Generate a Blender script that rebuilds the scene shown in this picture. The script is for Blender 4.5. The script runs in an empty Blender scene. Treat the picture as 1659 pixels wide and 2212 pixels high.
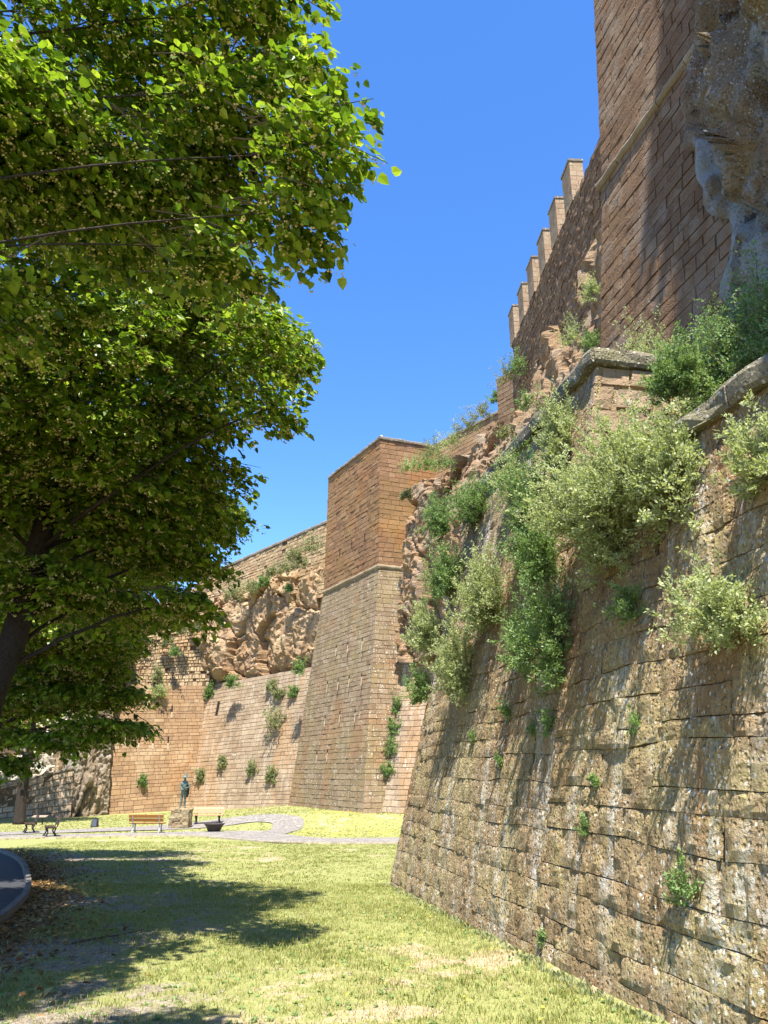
import bpy, bmesh, math, random
import numpy as np
from mathutils import Vector

# ------------------------------------------------------------------ camera, sky, sun, exposure
scene = bpy.context.scene
COL = scene.collection
PITCH = math.radians(18.7)
CAM = np.array((0.0, 0.0, 1.65))
cd = bpy.data.cameras.new('camera'); cam = bpy.data.objects.new('camera', cd); COL.objects.link(cam)
cam.location = CAM; cam.rotation_euler = (math.pi / 2 + PITCH, 0, 0)
cd.sensor_fit = 'VERTICAL'; cd.sensor_height = 36.0; cd.lens = 36.0 * 1662 / 2212
cd.clip_start = 0.05; cd.clip_end = 3000
scene.camera = cam

LIGHT = np.array((0.0, 0.40, -0.915)); LIGHT /= np.linalg.norm(LIGHT)
world = bpy.data.worlds.new('World'); scene.world = world; world.use_nodes = True
wn = world.node_tree.nodes; wl = world.node_tree.links
sky = wn.new('ShaderNodeTexSky'); sky.sky_type = 'NISHITA'; sky.sun_disc = False
sky.sun_elevation = math.asin(-LIGHT[2]); sky.sun_rotation = math.atan2(-LIGHT[0], -LIGHT[1])
sky.altitude = 300; sky.air_density = 1.0; sky.dust_density = 0.0; sky.ozone_density = 6.0
hs = wn.new('ShaderNodeHueSaturation'); hs.inputs['Saturation'].default_value = 1.18; hs.inputs['Hue'].default_value = .506; wl.new(sky.outputs[0], hs.inputs['Color']); wl.new(hs.outputs[0], wn['Background'].inputs[0]); wn['Background'].inputs[1].default_value = 0.125
sd = bpy.data.lights.new('sun', 'SUN'); sun = bpy.data.objects.new('sun', sd); COL.objects.link(sun)
sd.energy = 4.7; sd.angle = math.radians(0.53); sd.color = (1.0, 0.955, 0.87)
sun.rotation_euler = Vector(LIGHT).to_track_quat('-Z', 'Y').to_euler(); sun.location = (5, -15, 40)
scene.view_settings.view_transform = 'Standard'; scene.view_settings.look = 'None'
scene.view_settings.gamma = 1.0; scene.view_settings.exposure = 1.5
scene.cycles.max_bounces = 4; scene.cycles.diffuse_bounces = 3; scene.cycles.transparent_max_bounces = 4

# ------------------------------------------------------------------ numbers
SP, CP = math.sin(PITCH), math.cos(PITCH)
def ray(u, v):
    dx = (u - 829.5) / 1662; dz = (1106 - v) / 1662
    return np.array((dx, CP - dz * SP, SP + dz * CP))
def at(u, v, Y):
    r = ray(u, v); return CAM + r * (Y / r[1])
def isect(u, v, p0, n):
    r = ray(u, v); return CAM + r * (np.dot(np.asarray(p0) - CAM, n) / np.dot(r, n))
def proj(p):
    q = np.asarray(p) - CAM
    f = q[..., 1] * CP + q[..., 2] * SP; h = -q[..., 1] * SP + q[..., 2] * CP
    f = np.where(np.abs(f) < 1e-6, 1e-6, f)
    return 829.5 + 1662 * q[..., 0] / f, 1106 - 1662 * h / f, f
def sst(a, b, x):
    t = np.clip((np.asarray(x, float) - a) / (b - a), 0, 1); return t * t * (3 - 2 * t)
def unit(v):
    v = np.asarray(v, float); return v / (np.linalg.norm(v, axis=-1, keepdims=True) + 1e-12)
def h3(i, s=0.0):
    x = np.sin(i[..., 0] * 127.1 + i[..., 1] * 311.7 + i[..., 2] * 74.7 + s * 53.3) * 43758.5453
    return x - np.floor(x)
def vn(p, s=0.0):
    p = np.asarray(p, float); i = np.floor(p); f = p - i; f = f * f * (3 - 2 * f); r = 0
    for a in (0, 1):
        for b in (0, 1):
            for c in (0, 1):
                w = (f[..., 0] if a else 1 - f[..., 0]) * (f[..., 1] if b else 1 - f[..., 1]) * (f[..., 2] if c else 1 - f[..., 2])
                r = r + w * h3(i + np.array((a, b, c)), s)
    return r
def fbm(p, o=4, s=0.0):
    p = np.asarray(p, float); r = 0; a = .5; t = 0
    for k in range(o):
        r = r + a * vn(p, s + k); t += a; p = p * 2.03 + 7.1; a *= .5
    return r / t
def cell(p, s=0.0):
    """distance to nearest and second nearest jittered point, and a random value of the nearest"""
    p = np.asarray(p, float); i = np.floor(p)
    d1 = np.full(p.shape[:-1], 9.); d2 = d1.copy(); rv = d1 * 0
    for a in (-1, 0, 1):
        for b in (-1, 0, 1):
            for c in (-1, 0, 1):
                j = i + np.array((a, b, c))
                q = j + np.stack((h3(j, s + 1), h3(j, s + 2), h3(j, s + 3)), -1)
                d = np.linalg.norm(p - q, axis=-1); m = d < d1
                d2 = np.where(m, d1, np.minimum(d2, d)); rv = np.where(m, h3(j, s + 4), rv); d1 = np.where(m, d, d1)
    return d1, d2, rv
def facet(p, s=0.0, tilt=1.0):
    """broken blocks: every cell is a flat face with its own height and slope"""
    p = np.asarray(p, float); i = np.floor(p); d1 = np.full(p.shape[:-1], 9.); d2 = d1.copy(); rv = d1 * 0; gr = np.zeros(p.shape); of = np.zeros(p.shape)
    for a in (-1, 0, 1):
        for b in (-1, 0, 1):
            for c in (-1, 0, 1):
                j = i + np.array((a, b, c)); q = j + np.stack((h3(j, s + 1), h3(j, s + 2), h3(j, s + 3)), -1)
                d = np.linalg.norm(p - q, axis=-1); m = d < d1
                d2 = np.where(m, d1, np.minimum(d2, d)); rv = np.where(m, h3(j, s + 4), rv); d1 = np.where(m, d, d1)
                g = np.stack((h3(j, s + 5), h3(j, s + 6), h3(j, s + 7)), -1) - .5
                gr = np.where(m[..., None], g, gr); of = np.where(m[..., None], p - q, of)
    return (rv - .5) + tilt * (gr * of).sum(-1), d2 - d1, rv
def zg(x, y):
    x = np.asarray(x, float); y = np.asarray(y, float)
    z = -.0327 * np.clip(y, -20, 38.5)
    z = z + .55 * sst(44, 50, y) * sst(-14, -6, x) - .45 * sst(-12, -26, x) * sst(30, 55, y)
    return z

# ------------------------------------------------------------------ objects
def prop(o, label=None, cat=None, group=None, kind=None):
    for k, v in (('label', label), ('category', cat), ('group', group), ('kind', kind)):
        if v: o[k] = v
    return o
def empty(name, loc, label=None, cat=None, group=None, rz=0, kind=None):
    o = bpy.data.objects.new(name, None); COL.objects.link(o); o.location = loc; o.rotation_euler = (0, 0, rz)
    o.empty_display_size = .2
    return prop(o, label, cat, group, kind)
def mk(name, V, F, mat, parent=None, tone=None, smooth=False, kind=None):
    """one mesh object; F is a list of index arrays (n,3) or (n,4); V is in the parent's space"""
    if isinstance(F, np.ndarray): F = [F]
    F = [np.asarray(f, np.int32) for f in F if len(f)]
    V = np.asarray(V, np.float32)
    me = bpy.data.meshes.new(name)
    me.vertices.add(len(V)); me.vertices.foreach_set('co', V.ravel())
    li = np.concatenate([f.ravel() for f in F]); tot = np.concatenate([np.full(len(f), f.shape[1], np.int32) for f in F])
    me.loops.add(len(li)); me.loops.foreach_set('vertex_index', li)
    me.polygons.add(len(tot)); st = np.zeros(len(tot), np.int32); st[1:] = np.cumsum(tot)[:-1]
    me.polygons.foreach_set('loop_start', st)
    try: me.polygons.foreach_set('loop_total', tot)
    except Exception: pass
    me.polygons.foreach_set('use_smooth', np.full(len(tot), smooth))
    if tone is not None:
        t = np.asarray(tone, np.float32)
        if t.ndim == 1: t = np.stack((t, t, t, np.ones_like(t)), -1)
        elif t.shape[1] == 3: t = np.concatenate((t, np.ones((len(t), 1), np.float32)), 1)
        a = me.color_attributes.new('tone', 'FLOAT_COLOR', 'POINT'); a.data.foreach_set('color', t.ravel())
    me.update(calc_edges=True); me.validate()
    if mat: me.materials.append(mat)
    o = bpy.data.objects.new(name, me); COL.objects.link(o)
    if parent: o.parent = parent
    if kind: o['kind'] = kind
    return o
class MB:
    """collects shapes for one mesh"""
    def __init__(s): s.v = []; s.q = []; s.t = []; s.n = 0; s.c = []
    def add(s, V, Q=(), T=(), tone=.5):
        V = np.asarray(V, float).reshape(-1, 3); s.v.append(V)
        if len(Q): s.q.append(np.asarray(Q) + s.n)
        if len(T): s.t.append(np.asarray(T) + s.n)
        s.c.append(np.full(len(V), tone)); s.n += len(V); return s
    def hexa(s, b, t, tone=.5):
        """solid from bottom ring and top ring of four points"""
        V = list(b) + list(t)
        return s.add(V, [(3, 2, 1, 0), (4, 5, 6, 7), (0, 1, 5, 4), (1, 2, 6, 5), (2, 3, 7, 6), (3, 0, 4, 7)], tone=tone)
    def box(s, c, d, rz=0, tone=.5, rx=0):
        c = np.asarray(c, float); hx, hy, hz = np.asarray(d) / 2
        P = np.array([(-hx, -hy, -hz), (hx, -hy, -hz), (hx, hy, -hz), (-hx, hy, -hz), (-hx, -hy, hz), (hx, -hy, hz), (hx, hy, hz), (-hx, hy, hz)])
        if rx: P = P @ np.array([(1, 0, 0), (0, math.cos(rx), math.sin(rx)), (0, -math.sin(rx), math.cos(rx))])
        if rz: P = P @ np.array([(math.cos(rz), math.sin(rz), 0), (-math.sin(rz), math.cos(rz), 0), (0, 0, 1)])
        return s.hexa((P + c)[:4], (P + c)[4:], tone)
    def tube(s, pts, rad, n=8, tone=.5, cap=True):
        pts = np.asarray(pts, float); k = len(pts); rad = np.broadcast_to(np.asarray(rad, float), (k,))
        tg = unit(np.gradient(pts, axis=0)); ref = np.array((0.31, 0.2, .93)) if abs(tg[0][2]) < .9 else np.array((1., 0.1, 0))
        a = np.linspace(0, 2 * math.pi, n, endpoint=False); V = []
        for p, t, r in zip(pts, tg, rad):
            x = unit(np.cross(ref, t)); y = np.cross(t, x)
            V.append(p + r * (np.cos(a)[:, None] * x + np.sin(a)[:, None] * y))
        Q = [(i * n + j, i * n + (j + 1) % n, (i + 1) * n + (j + 1) % n, (i + 1) * n + j) for i in range(k - 1) for j in range(n)]
        V = np.concatenate(V); T = []
        if cap:
            V = np.concatenate((V, pts[:1], pts[-1:])); m = k * n
            T = [(m, (j + 1) % n, j) for j in range(n)] + [(m + 1, (k - 1) * n + j, (k - 1) * n + (j + 1) % n) for j in range(n)]
        return s.add(V, Q, T, tone)
    def lathe(s, prof, c=(0, 0, 0), n=24, tone=.5):
        a = np.linspace(0, 2 * math.pi, n, endpoint=False); V = []
        for r, z in prof: V.append(np.stack((r * np.cos(a), r * np.sin(a), np.full(n, z)), -1) + np.asarray(c))
        Q = [(i * n + j, i * n + (j + 1) % n, (i + 1) * n + (j + 1) % n, (i + 1) * n + j) for i in range(len(prof) - 1) for j in range(n)]
        return s.add(np.concatenate(V), Q, tone=tone)
    def build(s, name, mat, parent=None, smooth=False, kind=None, rough=0):
        V = np.concatenate(s.v)
        if rough: V = V + (np.stack([vn(V * 3.1, k) for k in (1, 2, 3)], -1) - .5) * rough
        F = []
        if s.q: F.append(np.concatenate(s.q))
        if s.t: F.append(np.concatenate(s.t))
        return mk(name, V, F, mat, parent, np.concatenate(s.c), smooth, kind)
def grid_faces(nu, nv):
    i, j = np.meshgrid(np.arange(nu - 1), np.arange(nv - 1), indexing='ij'); a = (i * nv + j).ravel()
    return np.stack((a, a + nv, a + nv + 1, a + 1), -1)

# ------------------------------------------------------------------ materials
class NT:
    def __init__(s, name):
        s.m = bpy.data.materials.new(name); s.m.use_nodes = True; s.t = s.m.node_tree; s.n = s.t.nodes
        s.out = s.n['Material Output']; s.b = s.n['Principled BSDF']; s.b.inputs['Roughness'].default_value = .9
        s.b.inputs['Specular IOR Level'].default_value = .15
        s.pos = s.n.new('ShaderNodeNewGeometry').outputs['Position']
    def put(s, sock, val):
        if hasattr(val, 'links') or isinstance(val, bpy.types.NodeSocket): s.t.links.new(val, sock)
        else:
            try: sock.default_value = val
            except Exception: sock.default_value = (*val, 1.0)
    def math(s, op, a, b=0.0, c=None, clamp=False):
        n = s.n.new('ShaderNodeMath'); n.operation = op; n.use_clamp = clamp
        s.put(n.inputs[0], a); s.put(n.inputs[1], b)
        if c is not None: s.put(n.inputs[2], c)
        return n.outputs[0]
    def scl(s, v3):
        n = s.n.new('ShaderNodeMapping'); n.inputs['Scale'].default_value = v3; s.t.links.new(s.pos, n.inputs[0]); return n.outputs[0]
    def noise(s, scale, detail=3, rough=.55, vec=None, dist=0.0):
        n = s.n.new('ShaderNodeTexNoise'); n.inputs['Scale'].default_value = scale; n.inputs['Detail'].default_value = detail
        n.inputs['Roughness'].default_value = rough; n.inputs['Distortion'].default_value = dist
        s.t.links.new(vec or s.pos, n.inputs['Vector']); return n.outputs[0]
    def voro(s, scale, vec=None, out='Distance', feature='F1'):
        n = s.n.new('ShaderNodeTexVoronoi'); n.feature = feature; n.inputs['Scale'].default_value = scale
        s.t.links.new(vec or s.pos, n.inputs['Vector']); return n.outputs[out]
    def rng(s, v, a, b, c=0.0, d=1.0):
        n = s.n.new('ShaderNodeMapRange'); n.interpolation_type = 'SMOOTHSTEP'
        for k, x in zip(('From Min', 'From Max', 'To Min', 'To Max'), (a, b, c, d)): n.inputs[k].default_value = x
        s.put(n.inputs['Value'], v); return n.outputs[0]
    def ramp(s, v, stops):
        n = s.n.new('ShaderNodeValToRGB'); e = n.color_ramp.elements
        while len(e) < len(stops): e.new(.5)
        for el, (p, c) in zip(e, stops): el.position = p; el.color = (*c, 1)
        s.put(n.inputs[0], v); return n.outputs[0]
    def mix(s, f, a, b, mode='MIX'):
        n = s.n.new('ShaderNodeMix'); n.data_type = 'RGBA'; n.blend_type = mode
        s.put(n.inputs[0], f); s.put(n.inputs[6], a); s.put(n.inputs[7], b); return n.outputs[2]
    def tone(s):
        n = s.n.new('ShaderNodeAttribute'); n.attribute_name = 'tone'; return n
    def col(s, c): s.put(s.b.inputs['Base Color'], c)
    def bump(s, h, strength=.5, dist=.02):
        n = s.n.new('ShaderNodeBump'); n.inputs['Strength'].default_value = strength; n.inputs['Distance'].default_value = dist
        s.put(n.inputs['Height'], h); s.t.links.new(n.outputs[0], s.b.inputs['Normal'])

def stone(name, cols, lichen=None, spots=None, streak=None, patch=None, patch2=None, fine=1.0, bump=.7, bdist=.02, speck=None):
    """weathered tuff: cols = ramp by the piece's own tone; lichen/streak/patch = (amount, colour[, scale]); spots = (amount, colour, scale)"""
    m = NT(name); t = m.tone()
    k = m.math('ADD', m.math('MULTIPLY', t.outputs['Fac'], .72), m.math('MULTIPLY', m.noise(.45, 3), .28))
    c = m.ramp(k, [(i / (len(cols) - 1), x) for i, x in enumerate(cols)])
    g = m.noise(26 * fine, 4, .7); c = m.mix(.55, c, m.ramp(g, [(.28, (.42, .40, .38)), (.5, (.95, .95, .95)), (.75, (1.35, 1.3, 1.2))]), 'MULTIPLY')
    for p in (patch, patch2):
        if p: c = m.mix(m.math('MULTIPLY', m.rng(m.noise(p[2], 8, .68, m.scl((1, 1, p[3] if len(p) > 3 else 1))), .51, .59), p[0]), c, p[1])
    if streak:
        sv = m.scl((2.2, 2.2, .16)); f = m.rng(m.noise(1.0, 4, .62, sv), .5, .66)
        f2 = m.rng(m.noise(15, 3, .6), .35, .6); c = m.mix(m.math('MULTIPLY', m.math('MULTIPLY', f, f2), streak[0]), c, streak[1])
    if lichen:
        f = m.rng(m.noise(lichen[2] if len(lichen) > 2 else 1.3, 5, .68), .42, .62); f2 = m.rng(m.noise(34 * fine, 3, .6), .38, .58)
        c = m.mix(m.math('MULTIPLY', m.math('MULTIPLY', f, f2), lichen[0]), c, lichen[1])
    if spots:
        vn_ = m.n.new('ShaderNodeTexVoronoi'); vn_.inputs['Scale'].default_value = spots[2] * 1.5; m.t.links.new(m.scl((1, 1, .8)), vn_.inputs['Vector'])
        sc_ = m.n.new('ShaderNodeSeparateColor'); m.t.links.new(vn_.outputs['Color'], sc_.inputs[0])
        w = m.noise(spots[2] * 4, 2); rad = m.math('MULTIPLY', m.math('POWER', sc_.outputs[0], 2.2), .62)
        f = m.rng(m.math('SUBTRACT', m.math('ADD', vn_.outputs['Distance'], m.math('MULTIPLY', w, .35)), rad), .12, .0)
        f = m.math('MULTIPLY', f, m.rng(m.noise(.9, 4, .62), .60 - .25 * spots[0], .72 - .2 * spots[0]))
        c = m.mix(m.math('MULTIPLY', f, .85), c, spots[1])
    if speck:
        f = m.math('MULTIPLY', m.rng(m.noise(speck[2], 2, .5), .60, .68), m.rng(m.noise(1.7, 3, .6), .42, .6)); c = m.mix(m.math('MULTIPLY', f, speck[0]), c, speck[1])
    m.col(c)
    pit = m.rng(m.voro(17 * fine), .05, .42)
    h = m.math('ADD', m.math('MULTIPLY', m.noise(9 * fine, 5, .7), .9), m.math('ADD', m.math('MULTIPLY', g, .5), m.math('MULTIPLY', pit, .45)))
    m.bump(h, bump, bdist)
    return m.m
def plain(name, c, rough=.6, metal=0.0, var=.25, scale=8, bump=0.0, spec=.3):
    m = NT(name); m.b.inputs['Roughness'].default_value = rough; m.b.inputs['Metallic'].default_value = metal
    m.b.inputs['Specular IOR Level'].default_value = spec
    n = m.noise(scale, 4, .65)
    m.col(m.mix(1.0, c, m.ramp(n, [(.3, (1 - var,) * 3), (.7, (1 + var,) * 3)]), 'MULTIPLY'))
    if bump: m.bump(n, bump, .01)
    return m.m
def leafy(name, ramp, trans=.35, tc=1.25, under=.85, rough=.5):
    """leaf: colour from the leaf's own tone, light passes through"""
    m = NT(name); t = m.tone(); c = m.ramp(t.outputs['Fac'], [(i / (len(ramp) - 1), x) for i, x in enumerate(ramp)])
    m.col(c); m.b.inputs['Roughness'].default_value = rough; m.b.inputs['Specular IOR Level'].default_value = .25
    tr = m.n.new('ShaderNodeBsdfTranslucent'); m.t.links.new(m.mix(1.0, c, (tc, tc * 1.05, tc * .6), 'MULTIPLY'), tr.inputs[0])
    mx = m.n.new('ShaderNodeMixShader'); mx.inputs[0].default_value = trans
    m.t.links.new(m.b.outputs[0], mx.inputs[1]); m.t.links.new(tr.outputs[0], mx.inputs[2]); m.t.links.new(mx.outputs[0], m.out.inputs[0])
    return m.m
def wood(name, c, rough=.6):
    m = NT(name); m.b.inputs['Roughness'].default_value = rough; t = m.tone()
    n = m.noise(3, 4, .6, m.scl((6, 6, 40))); k = m.math('ADD', m.math('MULTIPLY', n, .7), m.math('MULTIPLY', t.outputs['Fac'], .5))
    m.col(m.mix(1.0, c, m.ramp(k, [(.25, (.55, .52, .5)), (.75, (1.3, 1.25, 1.2))]), 'MULTIPLY')); m.bump(n, .3, .005)
    return m.m

# ------------------------------------------------------------------ stone materials
TUFF = [(.15, .098, .058), (.215, .145, .086), (.255, .178, .108), (.30, .215, .135), (.38, .295, .195)]
M = {}
M['near'] = stone('lichened_tuff', [(.225, .145, .075), (.33, .225, .12), (.375, .265, .145), (.44, .335, .195)], lichen=(.9, (.45, .37, .165), 1.1),
                  spots=(.9, (.70, .67, .58), 17), streak=(.85, (.60, .57, .50)), patch=(.65, (.32, .18, .08), .7, .35), speck=(.4, (.62, .54, .36), 42), bump=1.0, bdist=.10)
M['near_mortar'] = stone('grey_mortar', [(.16, .12, .075), (.22, .17, .11)], spots=(.8, (.5, .5, .46), 16), lichen=(.6, (.22, .19, .09)), bump=.7, bdist=.025)
M['coping'] = stone('lichened_coping', [(.12, .10, .075), (.20, .17, .12), (.26, .23, .17)], spots=(2.0, (.55, .55, .50), 14), lichen=(.6, (.26, .24, .11)), bump=1.0, bdist=.05)
M['tower'] = stone('red_brown_tuff', TUFF, streak=(.35, (.42, .34, .25)), patch=(.4, (.32, .155, .065), .22), lichen=(.5, (.29, .235, .10), .4), spots=(.8, (.58, .54, .44), 7), bump=.8, bdist=.04)
M['tower_red'] = stone('orange_tuff', [(.14, .075, .042), (.235, .13, .068), (.295, .17, .09), (.37, .235, .135)], patch=(.5, (.34, .15, .055), .3), lichen=(.35, (.27, .20, .05), .35), bump=.8, bdist=.04)
M['grey'] = stone('grey_brown_tuff', [(.22, .15, .095), (.32, .235, .155), (.38, .285, .19), (.45, .345, .24)], streak=(.55, (.52, .45, .37)), patch=(.5, (.40, .22, .095), .16, .3), patch2=(.45, (.20, .13, .075), .5), spots=(.35, (.6, .57, .5), 6), bump=.8, bdist=.04)
M['bast'] = stone('brown_tuff', [(.19, .115, .065), (.29, .18, .10), (.345, .215, .115), (.44, .31, .18)], patch=(.5, (.37, .19, .08), .17, .5), patch2=(.5, (.46, .34, .21), .35), streak=(.35, (.45, .34, .22)), bump=.8, bdist=.04)
M['rubble'] = stone('ochre_rubble', [(.26, .165, .09), (.38, .265, .15), (.47, .34, .20), (.54, .42, .27)], patch=(.5, (.40, .24, .12), .35), bump=1.0, bdist=.06)
M['keep'] = stone('dark_brown_tuff', [(.115, .064, .033), (.165, .094, .048), (.20, .118, .062), (.26, .17, .098)], patch=(.5, (.27, .18, .105), .55), patch2=(.3, (.24, .20, .155), 1.1), streak=(.25, (.25, .22, .19)), bump=.9, bdist=.045)
M['batt'] = stone('brown_wall_tuff', [(.13, .08, .05), (.185, .118, .072), (.23, .155, .098), (.29, .21, .135)], patch=(.5, (.17, .10, .06), .5), bump=.9, bdist=.06)
M['merlon'] = stone('merlon_tuff', [(.25, .165, .10), (.34, .235, .15), (.41, .30, .20)], lichen=(.3, (.33, .27, .15), .9), spots=(.5, (.5, .47, .38), 8), bump=.6, bdist=.03)
M['mortar'] = plain('dark_joint', (.105, .07, .043), .95, var=.35, scale=5, bump=.4, spec=.1)
M['moulding'] = stone('moulding_stone', [(.19, .14, .085), (.27, .205, .13), (.33, .26, .17)], lichen=(.4, (.25, .21, .10)), streak=(.3, (.5, .45, .36)), bump=.8, bdist=.03)
M['cap'] = stone('grey_cap_stone', [(.13, .105, .08), (.20, .165, .125), (.26, .22, .17)], spots=(1.2, (.5, .48, .42), 9), bump=.8, bdist=.04)
M['rock'] = stone('ochre_cliff_rock', [(.26, .15, .08), (.41, .27, .15), (.50, .35, .205), (.56, .44, .29)], patch=(.55, (.50, .37, .22), .35), patch2=(.4, (.29, .145, .065), .5, .4), streak=(.25, (.50, .44, .36)), bump=1.0, bdist=.1)
M['rock_r'] = stone('red_cliff_rock', [(.17, .11, .066), (.29, .19, .11), (.37, .25, .145), (.44, .325, .205)], patch=(.4, (.35, .195, .10), .5), patch2=(.5, (.33, .28, .215), .4), streak=(.4, (.42, .39, .35)), bump=1.0, bdist=.1)
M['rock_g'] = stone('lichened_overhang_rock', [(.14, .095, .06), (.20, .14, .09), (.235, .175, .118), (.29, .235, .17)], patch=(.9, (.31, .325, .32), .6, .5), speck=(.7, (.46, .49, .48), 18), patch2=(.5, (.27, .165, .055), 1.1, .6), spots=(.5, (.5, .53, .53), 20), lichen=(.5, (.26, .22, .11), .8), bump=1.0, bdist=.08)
M['rock_w'] = stone('pale_boulder', [(.34, .28, .21), (.50, .44, .35), (.60, .54, .45)], patch=(.6, (.55, .38, .22), .5), patch2=(.5, (.22, .20, .17), .9), bump=1.0, bdist=.08)
M['shadow_streaky'] = stone('shadow_streaked_rock', [(.16, .12, .08), (.25, .19, .13), (.33, .26, .185)], streak=(.9, (.09, .07, .05)), patch=(.7, (.48, .34, .2), .6, .2), patch2=(.6, (.40, .37, .32), .8, .15), bump=1.0, bdist=.08)  # dark streaks in the colour imitate streaked shadow on the rock

M['slit'] = plain('slit_shade', (.02, .014, .01), .95)  # near-black colour painted in for the shadow inside wall openings

# ------------------------------------------------------------------ masonry
def courses(quad, ch, lr, depth=.035, joint=.012, jit=.008, cham=.014, seed=1, sub=None, skip=None, rowvar=.12, rough=.02, ext=(0, 0), tonefn=None, warp=0.0):
    """blocks over a quad given bottom-left, bottom-right, top-right, top-left seen from outside"""
    R = np.random.RandomState(seed); BL, BR, TR, TL = [np.asarray(p, float) for p in quad]
    n = unit(np.cross(BR - BL, TL - BL))
    vw = unit((TL + TR) / 2 - (BL + BR) / 2)
    def P(s, t):
        p = (BL * (1 - s) + BR * s) * (1 - t) + (TL * (1 - s) + TR * s) * t
        return p + vw * (warp * 2 * (float(fbm(p * 1.1, 2, 3)) - .5) * min(1, 12 * t, 12 * (1 - t))) if warp else p
    H = (np.linalg.norm(TL - BL) + np.linalg.norm(TR - BR)) / 2; nr = max(1, int(round(H / ch)))
    tb = np.arange(nr + 1) / nr; tb[1:-1] += R.uniform(-rowvar, rowvar, nr - 1) / nr
    out = []
    for r in range(nr):
        t0, t1 = tb[r], tb[r + 1]; tm = (t0 + t1) / 2; W = np.linalg.norm(P(1, tm) - P(0, tm)); x = 0; js = [0.0]
        x = R.uniform(lr[0], lr[1]) * R.uniform(.4, 1)
        while x < W - lr[0] * .5: js.append(x / W); x += R.uniform(*lr)
        js.append(1.0); jt = joint / H
        ud = unit(P(1, tm) - P(0, tm)); vd = unit(P(.5, 1) - P(.5, 0))
        for i in range(len(js) - 1):
            s0, s1 = js[i], js[i + 1]
            if skip and skip((s0 + s1) / 2, tm, R): continue
            g = joint / W
            a0 = s0 + g * .5 if i else s0; a1 = s1 - g * .5 if i < len(js) - 2 else s1
            cs = [(a0, t0 + jt * .5), (a1, t0 + jt * .5), (a1, t1 - jt * .5), (a0, t1 - jt * .5)]
            back = np.array([P(*c) for c in cs]) - n * .01
            ctr = back.mean(0); d = depth * R.uniform(.55, 1.25)
            e0 = ext[0] if i == 0 else 0; e1 = ext[1] if i == len(js) - 2 else 0
            sh = np.array([ud + vd, -ud + vd, -ud - vd, ud - vd]) * (cham * (3.5 if sub and R.rand() < .22 else 1))
            fr = back + n * (d + .01) + sh + R.uniform(-1, 1, (4, 1)) * jit * n + (R.uniform(-1, 1, (4, 1)) * ud + R.uniform(-1, 1, (4, 1)) * vd) * jit * (.25 if sub else .6)
            if e0: fr[[0, 3]] = fr[[0, 3]] - ud * (e0 + cham); back[[0, 3]] -= ud * 0.0
            if e1: fr[[1, 2]] = fr[[1, 2]] + ud * (e1 + cham)
            tone = float(np.clip(R.normal(.5, .2), .02, .98))
            if tonefn: tone = float(np.clip(tonefn(ctr, tone, R), .02, .98))
            if sub:
                m, k = sub; S, T_ = np.meshgrid(np.linspace(0, 1, m + 1), np.linspace(0, 1, k + 1), indexing='ij')
                G = ((fr[0] * (1 - S)[..., None] + fr[1] * S[..., None]) * (1 - T_)[..., None] + (fr[3] * (1 - S)[..., None] + fr[2] * S[..., None]) * T_[..., None]).reshape(-1, 3)
                edge = ((S == 0) | (S == 1) | (T_ == 0) | (T_ == 1)).ravel()
                dz = (fbm(G * 5.5, 3) - .5) * rough * 2.2 + rough * .2 - edge * rough * .35 * R.uniform(.0, 1.2, edge.shape)
                G = G + n * dz[:, None]; idx = np.arange((m + 1) * (k + 1)).reshape(m + 1, k + 1)
                Q = grid_faces(m + 1, k + 1); ring = list(idx[:, 0]) + list(idx[-1, 1:]) + list(idx[::-1, -1][1:]) + list(idx[0, ::-1][1:-1])
                N0 = len(G); bk = G[ring] - n * (d + .075) - (G[ring] - ctr) * 0.0
                L = len(ring); Q2 = np.array([(ring[(q + 1) % L], ring[q], N0 + q, N0 + (q + 1) % L) for q in range(L)])
                out.append((np.concatenate((G, bk)), np.concatenate((Q, Q2)), tone, ctr))
            else:
                V = np.concatenate((fr, back)); Q = np.array([(0, 1, 2, 3), (1, 0, 4, 5), (2, 1, 5, 6), (3, 2, 6, 7), (0, 3, 7, 4)])
                out.append((V, Q, tone, ctr))
    return out
def lay(parent, blocks, mat, single=300, name='stone', smooth=False):
    """the blocks that show largest become pieces of their own, the others one mesh"""
    c = np.array([b[3] for b in blocks]); u, v, f = proj(c)
    size = np.array([np.ptp(b[0], axis=0).max() for b in blocks]) / np.maximum(f, .3)
    vis = (f > 0) & (u > -20) & (u < 1680) & (v > -20) & (v < 2230)
    order = np.argsort(-(size + vis * 100)); keep = set(order[:single].tolist())
    mb = MB()
    for i, b in enumerate(blocks):
        if i in keep:
            mk(name, b[0], b[1], mat, parent, np.full(len(b[0]), b[2]), smooth)
        else: mb.add(b[0], b[1], tone=b[2])
    if mb.n: mb.build('further_' + name + 's', mat, parent, smooth, 'stuff')
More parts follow.
